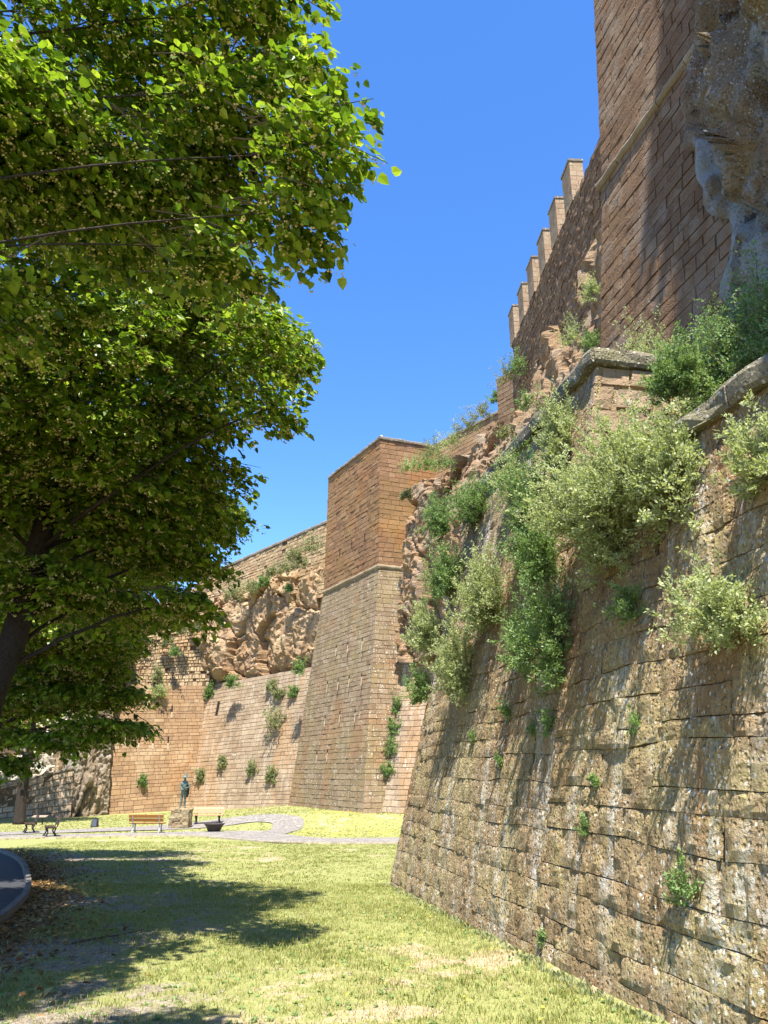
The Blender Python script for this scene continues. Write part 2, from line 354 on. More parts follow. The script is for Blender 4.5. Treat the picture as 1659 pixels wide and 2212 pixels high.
def edge_pieces(parent, a, b, size, mat, name, off=(0, 0, 0), L=1.1, seed=3, rough=.03, rnd=None):
    """slabs laid end to end from a to b; size=(inward, outward, height): outward is left of a->b seen from above"""
    R = np.random.RandomState(seed); a = np.asarray(a, float) + off; b = np.asarray(b, float) + off; W = np.linalg.norm(b - a); d = (b - a) / W
    o = unit(np.array((-d[1], d[0], 0))); x = 0; z = np.array((0, 0, 1.))
    while x < W - .05:
        l = min(L * R.uniform(.75, 1.3), W - x); l = W - x if W - x - l < .3 else l
        k = max(2, int(l / .28)); mb = MB(); dz = R.uniform(-.012, .012); do = R.uniform(-.015, .015)
        prof = [(-size[0], 0), (size[1] * .8, 0), (size[1], size[2] * .18), (size[1], size[2] * .72), (size[1] * .72, size[2]), (-size[0], size[2])] if rnd is None else rnd
        np_ = len(prof); xs = np.linspace(x + .006, x + l - .006, k + 1)
        V = np.array([a + d * q + o * (p[0] + do) + z * (p[1] + dz) for q in xs for p in prof])
        V = V + (np.stack([vn(V * 4.3, s) for s in (1, 2, 3)], -1) - .5) * rough * 2
        Q = [(i * np_ + j, (i + 1) * np_ + j, (i + 1) * np_ + (j + 1) % np_, i * np_ + (j + 1) % np_) for i in range(k) for j in range(np_)]
        c0 = len(V); V = np.concatenate((V, V[:np_].mean(0)[None], V[-np_:].mean(0)[None]))
        T = [(c0, j, (j + 1) % np_) for j in range(np_)] + [(c0 + 1, k * np_ + (j + 1) % np_, k * np_ + j) for j in range(np_)]
        mb.add(V, Q, T, tone=R.uniform(.2, .8)); mb.build(name, mat, parent); x += l
def rnd_prof(r, n=7, back=.05):
    a = np.linspace(-math.pi / 2, math.pi / 2, n); return [(-back, -r)] + [(r * math.cos(x), r * math.sin(x)) for x in a] + [(-back, r)]
V3 = lambda p, z: np.array((p[0], p[1], z))

# ------------------------------------------------------------------ ground
def lin(a, b, n): return list(np.linspace(a, b, n, endpoint=False))
gx = np.array([-900, -500, -260, -150, -95, -70] + lin(-52, -30, 11) + lin(-30, -12, 36) + lin(-12, 6, 90) + lin(6, 24, 12) + [24, 40, 70, 140, 300, 600, 900.])
gy = np.array([-900, -400, -150, -60, -25, -10] + lin(-4, 4, 10) + lin(4, 26, 110) + lin(26, 56, 75) + lin(56, 90, 17) + [90, 110, 150, 260, 500, 900.])
GX, GY = np.meshgrid(gx, gy, indexing='ij')
def ground_masks(x, y):
    p = np.stack((x, y, x * 0), -1)
    n1 = fbm(p * .6, 4, 3); n2 = fbm(p * 2.4, 3, 9); n3 = fbm(p * .16, 3, 21)
    kx = kerb_x(y)
    under_trees = sst(1.0, -4.0, x + (y - 10) * .22 + (n1 - .5) * 3)                  # trodden, gravelly ground below the trees
    under_trees = under_trees * sst(34, 26, y)
    gravel = sst(.44, .66, n1 * .62 + n2 * .38 + under_trees * .10 - .04) * under_trees * .9
    litter = sst(1.5, .2, x - kx + (n2 - .5) * 1.2) * sst(32, 24, y)
    dry = .72 * sst(.49, .74, n1 * .5 + n2 * .5 + .06 * sst(22, 8, y)) * (1 - under_trees * .6)
    dry = dry * (1 - .75 * sst(4.2, 1.0, np.abs(x - (.14 + .19 * (17.9 - y)) + .9)) * sst(9, 15, y) * sst(24, 18, y))
    yel = sst(41.5, 46, y) * sst(60, 52, y)
    return np.clip(dry, 0, 1), np.clip(np.maximum(gravel, 0), 0, 1), np.clip(litter, 0, 1), yel
KERB = np.array([(-4.3, 2.0), (-4.55, 6.0), (-5.0, 9.5), (-5.6, 12.6), (-6.55, 15.5), (-7.5, 17.8), (-8.55, 20), (-9.8, 22.8), (-11.3, 25.6), (-13.8, 29.6), (-17.5, 33.4), (-23, 36.5), (-32, 38.5)])
def kerb_x(y):
    o = np.interp(np.asarray(y, float), KERB[:, 1], KERB[:, 0]); return np.where(np.asarray(y) > 38.4, -60, o)
GZ = zg(GX, GY) + (fbm(np.stack((GX, GY, GX * 0), -1) * .9, 3, 5) - .5) * .05 * (np.abs(GX) < 30)
dr, gr, li, ye = ground_masks(GX, GY)
TN = np.stack((dr, gr, li), -1).reshape(-1, 3)
m = NT('lawn'); t = m.tone(); sx = m.n.new('ShaderNodeSeparateColor'); m.t.links.new(t.outputs['Color'], sx.inputs[0])
g1 = m.noise(1.7, 5, .7); g2 = m.noise(38, 3, .7); g3 = m.noise(7, 4, .7)
green = m.ramp(m.math('ADD', m.math('MULTIPLY', g2, .6), m.math('MULTIPLY', g3, .4)), [(.25, (.13, .145, .045)), (.5, (.245, .25, .085)), (.75, (.42, .395, .175))])
soil = m.ramp(m.math('ADD', m.math('MULTIPLY', m.voro(55, out='Color'), .35), m.math('ADD', m.math('MULTIPLY', g2, .4), m.math('MULTIPLY', g3, .25))), [(.2, (.19, .125, .075)), (.5, (.38, .29, .18)), (.8, (.58, .49, .33))])
grv = m.ramp(m.math('ADD', m.math('MULTIPLY', m.voro(46, out='Color'), .7), m.math('MULTIPLY', g3, .3)), [(.15, (.115, .092, .065)), (.5, (.23, .19, .14)), (.85, (.42, .36, .27))])
ltr = m.ramp(m.voro(24, out='Color'), [(.1, (.085, .045, .02)), (.5, (.20, .105, .04)), (.9, (.36, .22, .09))])
c = m.mix(m.rng(m.math('ADD', sx.outputs[0], m.math('MULTIPLY', m.math('SUBTRACT', g3, .5), .9)), .35, .65), green, soil)
c = m.mix(m.rng(m.math('ADD', sx.outputs[1], m.math('MULTIPLY', m.math('SUBTRACT', g3, .5), .9)), .3, .65), c, grv)
c = m.mix(m.math('MULTIPLY', m.rng(m.math('ADD', sx.outputs[2], m.math('MULTIPLY', m.math('SUBTRACT', g3, .5), .8)), .35, .7), .9), c, ltr)
m.col(c); m.bump(m.math('ADD', g2, m.math('MULTIPLY', g3, .6)), .7, .03); M['lawn'] = m.m
ground = mk('lawn', np.stack((GX, GY, GZ), -1).reshape(-1, 3), grid_faces(len(gx), len(gy)), M['lawn'], None, TN, True); ground['kind'] = 'structure'

def ribbon(name, L, Rr, mat, dz, nc=8, step=.5):
    """sheet between two edge lines, following the ground"""
    def res(P, n):
        P = np.asarray(P, float); d = np.r_[0, np.cumsum(np.linalg.norm(np.diff(P, axis=0), axis=1))]; q = np.linspace(0, d[-1], n)
        o = np.stack([np.interp(q, d, P[:, k]) for k in (0, 1)], -1)
        for _ in range(3): o[1:-1] = (o[:-2] + 2 * o[1:-1] + o[2:]) / 4
        return o
    n = int(np.linalg.norm(np.diff(np.asarray(L, float), axis=0), axis=1).sum() / step) + 3
    A, B = res(L, n), res(Rr, n); s = np.linspace(0, 1, nc)[None, :, None]; G = A[:, None] * (1 - s) + B[:, None] * s
    Z = zg(G[..., 0], G[..., 1]) + dz
    o = mk(name, np.concatenate((G, Z[..., None]), -1).reshape(-1, 3), grid_faces(n, nc), mat, None, None, True); o['kind'] = 'structure'
    return A, B
m = NT('cobbles'); v = m.voro(9.0, out='Color'); d = m.voro(9.0, feature='DISTANCE_TO_EDGE')
c = m.ramp(v, [(.1, (.16, .143, .125)), (.5, (.235, .21, .185)), (.9, (.33, .30, .265))]); c = m.mix(m.rng(d, .0, .09), (.11, .10, .09), c)
c = m.mix(m.math('MULTIPLY', m.rng(m.noise(1.1, 4), .5, .7), .35), c, (.36, .33, .28)); m.col(c); m.bump(m.rng(d, 0, .12), .5, .02); M['cobble'] = m.m
m = NT('asphalt_setts'); br = m.n.new('ShaderNodeTexBrick'); br.inputs['Scale'].default_value = 4.5; br.inputs['Mortar Size'].default_value = .02
br.inputs['Color1'].default_value = (.040, .042, .046, 1); br.inputs['Color2'].default_value = (.062, .064, .068, 1); br.inputs['Mortar'].default_value = (.022, .022, .023, 1)
m.t.links.new(m.pos, br.inputs['Vector']); m.col(m.mix(.5, br.outputs[0], m.ramp(m.noise(30, 3, .7), [(.3, (.5, .5, .5)), (.7, (1.4, 1.4, 1.4))]), 'MULTIPLY')); m.bump(m.noise(60, 3), .4, .01)
m.b.inputs['Roughness'].default_value = .8; M['asphalt'] = m.m
M['kerb'] = stone('kerb_concrete', [(.11, .098, .085), (.155, .14, .12), (.20, .18, .155)], bump=.5, bdist=.01)
fe = [(-60, 36.6), (-30, 38.6), (-20, 38.9), (-14.5, 39.2), (-11, 40.0), (-8.6, 40.0), (-6.8, 37.6), (-5.4, 35.6), (-4.3, 34.4), (-2, 33.8), (.4, 33.9), (5, 35), (12, 37)]
bf = [(-60, 41), (-30, 41.8), (-20, 41.6), (-14.5, 41.5), (-11, 42.4), (-8.0, 43.2), (-6.3, 43.6), (-5.2, 41.6), (-4.1, 39.8), (-2.9, 38.6), (.4, 38.9), (5, 39.6), (12, 41)]
ribbon('park_path', bf, fe, M['cobble'], .03, 10)
bi = [(-22, 41.5), (-17, 42.6), (-14.2, 43.3), (-11.5, 44.0), (-9.0, 45.6), (-7.4, 47.0), (-6.2, 46.6), (-6.0, 44.2), (-6.2, 43)]
bo = [(-26, 44.6), (-20, 45.6), (-15.3, 46.2), (-12.2, 47.6), (-9.2, 49.2), (-6.6, 49.6), (-4.6, 48.0), (-4.4, 45), (-4.9, 41.2)]
ribbon('loop_path', bo, bi, M['cobble'], .036, 8)
kl = [(p[0] - 5.5 - .12 * p[1], p[1] + (.8 if p[1] < 30 else 4)) for p in KERB]
ribbon('road', kl, [(p[0] + .05, p[1]) for p in KERB], M['asphalt'], .02, 10)
kerb = empty('road_kerb', (0, 0, 0), kind='structure')
kp = []
d = np.r_[0, np.cumsum(np.linalg.norm(np.diff(KERB, axis=0), axis=1))]
for q in np.arange(0, d[-1], .98): kp.append([np.interp(q, d, KERB[:, k]) for k in (0, 1)])
kp = np.array(kp)
for _ in range(4): kp[1:-1] = (kp[:-2] + 2 * kp[1:-1] + kp[2:]) / 4
for i in range(len(kp) - 1):
    a, b = kp[i], kp[i + 1]; dd = (b - a) / np.linalg.norm(b - a); nrm = np.array((dd[1], -dd[0])); a2 = a + dd * .005; b2 = b - dd * .005
    za, zb = float(zg(*a)) - .05, float(zg(*b)) - .05; h = .17 + .012 * math.sin(i * 2.3)
    mb = MB(); w0, w1 = -.01, .11
    mb.hexa([V3(a2 + nrm * w0, za), V3(b2 + nrm * w0, zb), V3(b2 + nrm * w1, zb), V3(a2 + nrm * w1, za)],
            [V3(a2 + nrm * (w0 + .02), za + h), V3(b2 + nrm * (w0 + .02), zb + h), V3(b2 + nrm * w1, zb + h), V3(a2 + nrm * w1, za + h)], tone=.3 + .4 * ((i * 37) % 10) / 10)
    mb.build('kerb_stone', M['kerb'], kerb)
pk = empty('path_edging', (0, 0, 0), kind='structure')
M['edging'] = plain('edging_stone', (.40, .33, .23), .9, var=.3, scale=4)
fe2 = np.array(fe); d = np.r_[0, np.cumsum(np.linalg.norm(np.diff(fe2, axis=0), axis=1))]
qs = np.arange(d[2], d[-2], 1.0); fp = np.stack([np.interp(qs, d, fe2[:, k]) for k in (0, 1)], -1)
for _ in range(2): fp[1:-1] = (fp[:-2] + 2 * fp[1:-1] + fp[2:]) / 4
for a, b in zip(fp[:-1], fp[1:]):
    dd = (b - a) / np.linalg.norm(b - a); nn = np.array((dd[1], -dd[0])) * .07; za, zb = float(zg(*a)), float(zg(*b)); b = b - dd * .01
    MB().hexa([V3(a, za - .1), V3(b, zb - .1), V3(b + nn, zb - .1), V3(a + nn, za - .1)][::-1], [V3(a, za + .075), V3(b, zb + .075), V3(b + nn, zb + .075), V3(a + nn, za + .075)][::-1]).build('edging_stone', M['edging'], pk)

# ------------------------------------------------------------------ near scarp wall (right foreground)
ND = np.array((.187, -.982, 0)); NI = np.array((.982, .187, 0)); NB = .2; N0 = np.array((.14, 17.9, 0)); NZ0 = -.75
def nw(s, z): return N0 + ND * s + NI * NB * (z + .585) + np.array((0, 0, z))
NN = unit(np.cross(nw(5, 0) - nw(0, 0), nw(0, 5) - nw(0, 0)))      # outward, up-tilted
def onnear(u, v): return isect(u, v, nw(0, 0), NN)
ZH, ZL, SP_ = 7.45, 4.98, 8.05
se = lambda z: 1.2 * (z + .585) / 8.0                                 # the far end leans back too
near = empty('scarp_wall', (2, 10, -.4), 'lichen-crusted battered tuff wall filling the right foreground, with bushes growing out of it', 'wall')
near.location = (0, 0, 0)
T3 = lambda s, z, k: nw(s, z) + NI * k
nc = lambda s, z: nw(s, z) - NN * .024
mb = MB(); B = NZ0
mb.hexa([nc(se(B), B), nc(SP_, B), T3(SP_, B, 3.4), T3(se(B), B, 3.4)], [nc(se(ZH), ZH), nc(SP_, ZH), T3(SP_, ZH, 1.25), T3(se(ZH), ZH, 1.25)])
mb.hexa([nc(SP_ + .002, B), nc(20, B), T3(20, B, 3.4), T3(SP_ + .002, B, 3.4)], [nc(SP_ + .002, ZL), nc(20, ZL), T3(20, ZL, .9), T3(SP_ + .002, ZL, .9)])
mb.build('mortar_core', M['near'], near)
def nt(c, t, R): return t + .25 * (fbm(c * np.array((.8, .8, .25)), 3) - .5)
slots = [onnear(u, v) for u, v in ((1098, 1722), (1277, 1775), (1547, 1808), (1412, 1185), (1150, 1660))]
def nskip(quad):
    def f(s, t, R):
        return R.rand() < .004
    return f
q1 = [nw(se(B), B), nw(SP_, B), nw(SP_, ZL), nw(se(ZL), ZL)]; q2 = [nw(SP_, B), nw(19, B), nw(19, ZL), nw(SP_, ZL)]; q3 = [nw(se(ZL), ZL), nw(SP_, ZL), nw(SP_, ZH), nw(se(ZH), ZH)]
bl = courses(q1, .29, (.25, .62), .018, .002, .010, .002, 11, (5, 4), nskip(q1), rough=.034, warp=.07, rowvar=.2, tonefn=nt, ext=(.03, 0)) + courses(q2, .29, (.25, .65), .018, .002, .012, .002, 12, (6, 4), nskip(q2), rough=.040, warp=.07, rowvar=.2, tonefn=nt) + courses(q3, .30, (.3, .7), .016, .002, .007, .002, 13, (4, 3), None, rough=.025, warp=.05, tonefn=nt, ext=(.03, .03))
for sl in slots:
    k = int(np.argmin([np.linalg.norm(q[3] - sl) for q in bl])); V, Q, t_, c_ = bl[k]; e = (V - c_) @ ND; L_ = e.max() - e.min(); g = .07
    V = V - ND * ((e - e.min()) / L_ * g)[:, None]; bl[k] = (V, Q, t_, c_); hz_ = (V - c_) @ unit(np.cross(NN, ND)); up = unit(np.cross(NN, ND)); p = c_ + ND * (e.max() - g * .55)
    MB().hexa([p + ND * -.05 + up * hz_.min() - NN * .022, p + ND * .05 + up * hz_.min() - NN * .022, p + ND * .05 + up * hz_.max() - NN * .022, p + ND * -.05 + up * hz_.max() - NN * .022], [p + ND * -.045 + up * hz_.min() - NN * .012, p + ND * .04 + up * hz_.min() - NN * .012, p + ND * .045 + up * hz_.max() - NN * .012, p + ND * -.04 + up * hz_.max() - NN * .012]).build('putlog_slot_shade', M['slit'], near)  # dark patch in the gap: shadow of a deep hole, painted
lay(near, bl, M['near'], 300)
qe = [nw(SP_, ZL) + ND * .003, T3(SP_, ZL, 1.2) + ND * .003, T3(SP_, ZH, 1.2) + ND * .003, nw(SP_, ZH) + ND * .003]
lay(near, courses(qe, .36, (.4, .8), .035, .014, .008, .015, 14, (3, 3), rough=.02, ext=(.03, .03)), M['merlon'], 60)
edge_pieces(near, nw(SP_, ZH) + ND * .12, nw(se(ZH), ZH) - ND * .1, (.5, .13, .27), M['coping'], 'coping_stone', seed=4, rough=.04)
edge_pieces(near, T3(SP_, ZH, 1.3) + ND * .0, T3(SP_, ZH, .0) - NI * .1, (.35, .13, .27), M['coping'], 'coping_stone', seed=5, rough=.035, off=(0, 0, .004))
edge_pieces(near, nw(19.5, ZL), nw(SP_ + .05, ZL), (.5, .12, .26), M['coping'], 'coping_stone', seed=6, rough=.07)
# soil behind the low part
tp = MB(); tp.hexa([T3(SP_, 3, .4), T3(20, 3, .4), T3(20, 3, 6), T3(SP_, 3, 6)], [T3(SP_, 5.1, .4), T3(20, 5.1, .4), T3(20, 5.6, 6), T3(SP_, 5.6, 6)]); M['soil'] = plain('terrace_soil', (.13, .085, .05), .95, var=.4, bump=.6)
tp.hexa([T3(0, 3, 1.1), T3(SP_ - .01, 3, 1.1), T3(SP_ - .01, 3, 8), T3(0, 3, 8)], [T3(0, 7.3, 1.1), T3(SP_ - .01, 7.3, 1.1), T3(SP_ - .01, 9.0, 5.5), T3(0, 9.0, 5.5)])
o = tp.build('terrace', M['soil']); o['kind'] = 'structure'

# ------------------------------------------------------------------ central tower
A0, B0 = np.array((-1.3, 50.)), np.array((-7.3, 62.6)); A1, B1 = np.array((-.37, 53.)), np.array((-4.88, 61.4)); A2, B2 = np.array((-.28, 53.05)), np.array((-4.70, 61.4))
RD = np.array((.93, .367)); ZM, ZT, ZB = 15.5, 25.35, -1.1
tower = empty('corner_tower', (0, 0, 0), 'tall sharp-edged brown tuff tower with battered base and round moulding, centre', 'tower')
C0, C1, C2 = A0 + RD * 13, A1 + RD * 11, A2 + RD * 11; D0, D1, D2 = B0 + RD * 13, B1 + RD * 11, B2 + RD * 11
mb = MB(); mb.hexa([V3(A0, ZB), V3(C0, ZB), V3(D0, ZB), V3(B0, ZB)], [V3(A1, ZM), V3(C1, ZM), V3(D1, ZM), V3(B1, ZM)])
mb.hexa([V3(A1, ZM), V3(C1, ZM), V3(D1, ZM), V3(B1, ZM)], [V3(A2, ZT), V3(C2, ZT), V3(D2, ZT), V3(B2, ZT)]); mb.build('mortar_core', M['mortar'], tower)
def ttone(c, t, R): return t + .35 * (fbm(c * np.array((.25, .25, .35)), 3) - .5)
kw = dict(depth=.032, joint=.018, jit=.014, cham=.008, tonefn=ttone, warp=.035, rowvar=.2)
bl = courses([V3(B0, ZB), V3(A0, ZB), V3(A1, ZM), V3(B1, ZM)], .34, (.38, .85), seed=21, ext=(.03, .03), **kw)
br_ = courses([V3(A0, ZB), V3(C0, ZB), V3(C1, ZM), V3(A1, ZM)], .34, (.42, .9), seed=22, ext=(.03, 0), **kw)
cr = [b for b in br_ if b[3][0] < 6]
ul = courses([V3(B1, ZM), V3(A1, ZM), V3(A2, ZT), V3(B2, ZT)], .36, (.38, .95), seed=23, ext=(.03, .03), depth=.04, joint=.02, jit=.022, cham=.010, tonefn=ttone, warp=.035, rowvar=.2)
ur = [b for b in courses([V3(A1, ZM), V3(C1, ZM), V3(C2, ZT), V3(A2, ZT)], .36, (.42, 1.0), seed=24, ext=(.03, 0), **kw) if b[3][0] < 7]
lay(tower, bl, M['tower'], 150, 'brick'); lay(tower, cr + [], M['tower'], 40, 'brick'); lay(tower, ul, M['tower_red'], 60, 'brick'); lay(tower, ur, M['tower_red'], 50, 'brick')
edge_pieces(tower, V3(A1, ZM) + V3(unit(A1 - B1) * .15, 0), V3(B1, ZM), None, M['moulding'], 'moulding_stone', rnd=rnd_prof(.17), seed=7, rough=.02)
edge_pieces(tower, V3(A1 + RD * 9, ZM), V3(A1 - RD * .15, ZM), None, M['moulding'], 'moulding_stone', rnd=rnd_prof(.17), seed=8, rough=.02, off=(0, 0, .003))
edge_pieces(tower, V3(A2, ZT) + V3(unit(A2 - B2) * .12, 0), V3(B2, ZT), (.6, .14, .26), M['cap'], 'coping_stone', seed=9)
edge_pieces(tower, V3(A2 + RD * 10, ZT), V3(A2 - RD * .12, ZT), (.6, .14, .26), M['cap'], 'coping_stone', seed=10, off=(0, 0, .003))
# weep slots: narrow pale-streaked slits, inner shadow painted as dark blocks
M['pale'] = plain('lime_runoff', (.40, .31, .215), .9, var=.3)
def slit(parent, p, n, h=.45, w=.11, run=.0):
    d = unit(np.array((-n[1], n[0], 0))); up = unit(np.cross(n, d)) * (1 if np.cross(n, d)[2] > 0 else -1); p = np.asarray(p) + n * .062
    mb = MB(); mb.hexa([p - d * w / 2 - n * .05, p + d * w / 2 - n * .05, p + d * w / 2 + up * h - n * .05, p - d * w / 2 + up * h - n * .05], [p - d * w / 2, p + d * w / 2, p + d * w / 2 + up * h, p - d * w / 2 + up * h]); mb.build('weep_slit_shade', M['slit'], parent)
    if run:
        q = p - n * .012; mb = MB(); mb.hexa([q - d * w * .7 - up * run - n * .04, q + d * w * .7 - up * run - n * .04, q + d * w * .5 - n * .04, q - d * w * .5 - n * .04], [q - d * w * .4 - up * run, q + d * w * .5 - up * run, q + d * w * .5, q - d * w * .5]); mb.build('lime_streak', M['pale'], parent)
nl = unit(np.cross(V3(A0, ZB) - V3(B0, ZB), V3(B1, ZM) - V3(B0, ZB))); nu_ = unit(np.cross(V3(A1, ZM) - V3(B1, ZM), V3(B2, ZT) - V3(B1, ZM)))
for u, v in ((783, 1385), (752, 1393), (727, 1400), (782, 1462), (755, 1466), (731, 1473), (708, 1478), (768, 1540), (735, 1543), (703, 1552), (708, 1626), (685, 1630)):
    slit(tower, isect(u, v, V3(A0, ZB), nl), nl, .22, .07, .6)
for u, v in ((789, 1168), (761, 1183), (735, 1200)): slit(tower, isect(u, v, V3(A1, ZM), nu_), nu_, .6, .12)

# ------------------------------------------------------------------ curtain left of the tower, bastion, far left walls
def scarp(name, label, a, b, za, zb, zta, ztb, batter, mat, seed, ch=.33, lr=(.4, .9), single=300, skip=None, thick=2.5, ext=(0, 0), lean=(0, 0), piece='brick', depth=.032, jit=.010, joint=.02):
    """battered wall from a to b (left to right seen from outside); returns a point, the outward normal"""
    a, b = np.array(a, float), np.array(b, float); d = unit(b - a); inn = np.array((-d[1], d[0]))
    def top(p, z0, z1, l): return V3(p + inn * batter * (z1 - z0) + d * l, z1)
    q = [V3(a, za), V3(b, zb), top(b, zb, ztb, lean[1]), top(a, za, zta, lean[0])]
    root = empty(name, (0, 0, 0), label, 'wall')
    k = V3(inn * thick, 0); MB().hexa([q[0], q[1], q[1] + k * 1.8, q[0] + k * 1.8], [q[3], q[2], q[2] + k, q[3] + k]).build('mortar_core', M['mortar'], root)
    lay(root, courses(q, ch, lr, depth, joint, jit, .009, seed, None, skip, ext=ext, tonefn=ttone, warp=.05, rowvar=.2), mat, single, piece)
    return root, q[0], unit(np.cross(q[1] - q[0], q[3] - q[0])), q
cw, cwp, cwn, cwq = scarp('curtain_wall', 'grey-brown battered wall behind the benches, left of the tall tower, below the ochre cliff', (-21.4, 74.1), (-5.0, 62.2), -1.9, -1.3, 9.0, 10.2, .17, M['grey'], 31, single=300)
rw, rwp, rwn, rwq = scarp('side_curtain_wall', 'strip of grey battered wall between the tall tower and the near bushy wall', (-1.2, 51.15), (9.2, 43.35), -1.3, -1.3, 9.6, 9.6, .27, M['grey'], 32, single=120)
bw, bwp, bwn, bwq = scarp('bastion_wall', 'brown battered bastion wall with three weep slits, behind and left of the bronze statue', (-25.6, 66.5), (-15.9, 71.07), -2.6, -1.9, 9.0, 9.2, .14, M['bast'], 33, single=300)
for u, v in ((300, 1603), (330, 1603), (363, 1603), (371, 1536)): slit(bw, isect(u, v + 2, bwp, bwn), bwn, .55, .13, .5)
for u, v in ((468, 1545),): slit(cw, isect(u, v, cwp, cwn), cwn, 1.2, .3)
# rubble wall above the bastion, parapet walls above the cliff
rb, rbp, rbn, rbq = scarp('rubble_wall', 'crumbling ochre rubble wall above the smooth bastion, with tufts growing in it', (-26.5, 69.2), (-16.2, 72.6), 8.6, 8.9, 15.0, 18.5, .12, M['rubble'], 34, ch=.30, lr=(.25, .6), single=300, skip=lambda s, t, R: R.rand() < .07, piece='rubble_stone', depth=.10, jit=.045, joint=.05)
lb, lbp, lbn, lbq = scarp('rubble_bastion_wall', 'shadowed rough rubble wall turning away at the far left of the bastion', (-30.5, 74), (-25.3, 66.9), -2.6, -2.6, 13.5, 15.2, .15, M['rubble'], 35, ch=.32, lr=(.3, .7), single=200, skip=lambda s, t, R: R.rand() < .07, piece='rubble_stone', depth=.10, jit=.05, joint=.05, lean=(0, 1.0), thick=.5)
pw, pwp, pwn, pwq = scarp('parapet_wall', 'weathered parapet wall along the skyline left of the tall tower', (-19.5, 78.0), (-3.8, 64.2), 16.0, 16.0, 20.5, 23.0, .03, M['rubble'], 36, ch=.30, lr=(.3, .7), single=150, skip=lambda s, t, R: R.rand() < .03, piece='rubble_stone', depth=.07, jit=.03, joint=.04, thick=1.0)
edge_pieces(pw, pwq[2], pwq[3], (.6, .15, .28), M['cap'], 'coping_stone', seed=12)
pw2, _, _, pw2q = scarp('ruined_parapet_wall', 'broken parapet wall above the rubble wall, mostly behind the lime tree', (-36, 84), (-19.0, 78.2), 12.0, 15.0, 14.2, 20.2, .03, M['rubble'], 37, ch=.32, lr=(.35, .8), single=80, piece='rubble_stone', depth=.07, jit=.03, joint=.04, thick=1.0)

# ------------------------------------------------------------------ cliffs
def cliff(name, path, z0, z1, nu, nv, mat, amp=1.0, seed=0, lean=0.0, bulge=0.0, scale=.45, kind='structure', under=0.0, smooth=False, zfun=None, cols=.35, inset_top=0.0):
    """rock face over a plan path (left to right seen from outside) between heights z0(s), z1(s)"""
    P = np.asarray(path, float); d = np.r_[0, np.cumsum(np.linalg.norm(np.diff(P, axis=0), axis=1))]; q = np.linspace(0, d[-1], nu)
    X = np.stack([np.interp(q, d, P[:, k]) for k in (0, 1)], -1)
    for _ in range(int(nu * .04)): X[1:-1] = (X[:-2] + 2 * X[1:-1] + X[2:]) / 4
    tg = unit(np.gradient(X, axis=0)); out = np.stack((tg[:, 1], -tg[:, 0]), -1)
    s = q / d[-1]; za = np.interp(s, np.linspace(0, 1, len(z0)), z0); zb = np.interp(s, np.linspace(0, 1, len(z1)), z1)
    t = np.linspace(0, 1, nv)[None, :]; Z = za[:, None] * (1 - t) + zb[:, None] * t
    off = -lean * (Z - za[:, None]) + bulge * np.sin(np.pi * np.clip(t * 1.0, 0, 1)) - under * sst(.16, 0, t) - inset_top * sst(.72, 1, t)
    pos = np.concatenate((X[:, None, :] + out[:, None, :] * off[..., None], Z[..., None]), -1)
    w = pos + (np.stack([fbm(pos * .5, 2, seed + k) for k in (3, 6, 9)], -1) - .5) * .55
    A, ga, rv = facet(w * np.array((scale, scale, scale * cols * 2)), seed, 1.7); B_, gb, rv2 = facet(w * scale * np.array((2.4, 2.4, 1.5)), seed + 15, 1.5); C_, gc, rv3 = facet(w * scale * 6.0, seed + 33, 1.4)
    disp = A * 1.5 + B_ * .55 + C_ * .30 - np.exp(-(ga / .05) ** 2) * .55 - np.exp(-(gb / .07) ** 2) * .14 + (fbm(w * 2.2, 4, seed) - .5) * .18
    tilt = (fbm(pos * .25, 2, seed + 30) - .5) * 1.4
    disp = (disp + tilt) * amp
    pos[..., :2] += out[:, None, :] * disp[..., None]; pos[..., 2] += (B_ * .3 + C_ * .06) * amp
    tone = np.clip(.48 + (rv - .5) * .25 + (rv2 - .5) * .2 + (fbm(w * .7, 4, seed + 2) - .5) * .9, .02, .98)
    # close the back with a ring set into the hill
    ring = np.concatenate((pos, (pos[:, -1:] + np.concatenate((-out * 3, np.full((nu, 1), .6)), -1)[:, None, :])), 1)
    tn = np.concatenate((tone, tone[:, -1:]), 1)
    o = mk(name, ring.reshape(-1, 3), grid_faces(nu, nv + 1), mat, None, tn.ravel(), smooth)
    if kind: o['kind'] = kind
    return o, pos
cl, clp = cliff('cliff', [(-19.0, 74.6), (-16.8, 72.7), (-13.9, 71.2), (-10.2, 68.7), (-6.7, 66.3), (-3.7, 64.2), (-.7, 62.6)], [9.0, 9.0, 9.1, 9.4, 9.9, 10.2], [17.6, 18.4, 19.2, 20.0, 20.8, 21.0], 180, 120, M['rock'], .66, 41, lean=.06, bulge=.4, under=.7, inset_top=.5, scale=.40, cols=.26)
# slope of earth between cliff top and parapet
crx = [(1.2, 51.8), (2.6, 50.4), (4.6, 47.2), (6.2, 42.5), (7.4, 36), (7.9, 29.5), (7.9, 23), (7.6, 17.5), (7.6, 14)]
cr_, crp = cliff('cliff', crx, [8.6, 8.6, 8.4, 8, 7.5, 6.5, 5.5], [21.5, 22.4, 22.6, 23.2, 23.5, 23, 22], 260, 110, M['rock_r'], .6, 57, lean=.055, bulge=.35, under=.0, inset_top=.8, scale=.42, cols=.22)
# ledge of rock low behind the coping
cs_, csp = cliff('rock_ledge', [(3.4, 40), (4.4, 33), (4.9, 27), (5.2, 21.5), (5.4, 17.5), (5.6, 15)], [5.5, 5.5, 5.5, 5.5], [10.8, 12.4, 13.0, 12.6, 10.6], 150, 60, M['rock_r'], .55, 63, lean=.22, bulge=.5, inset_top=1.0)

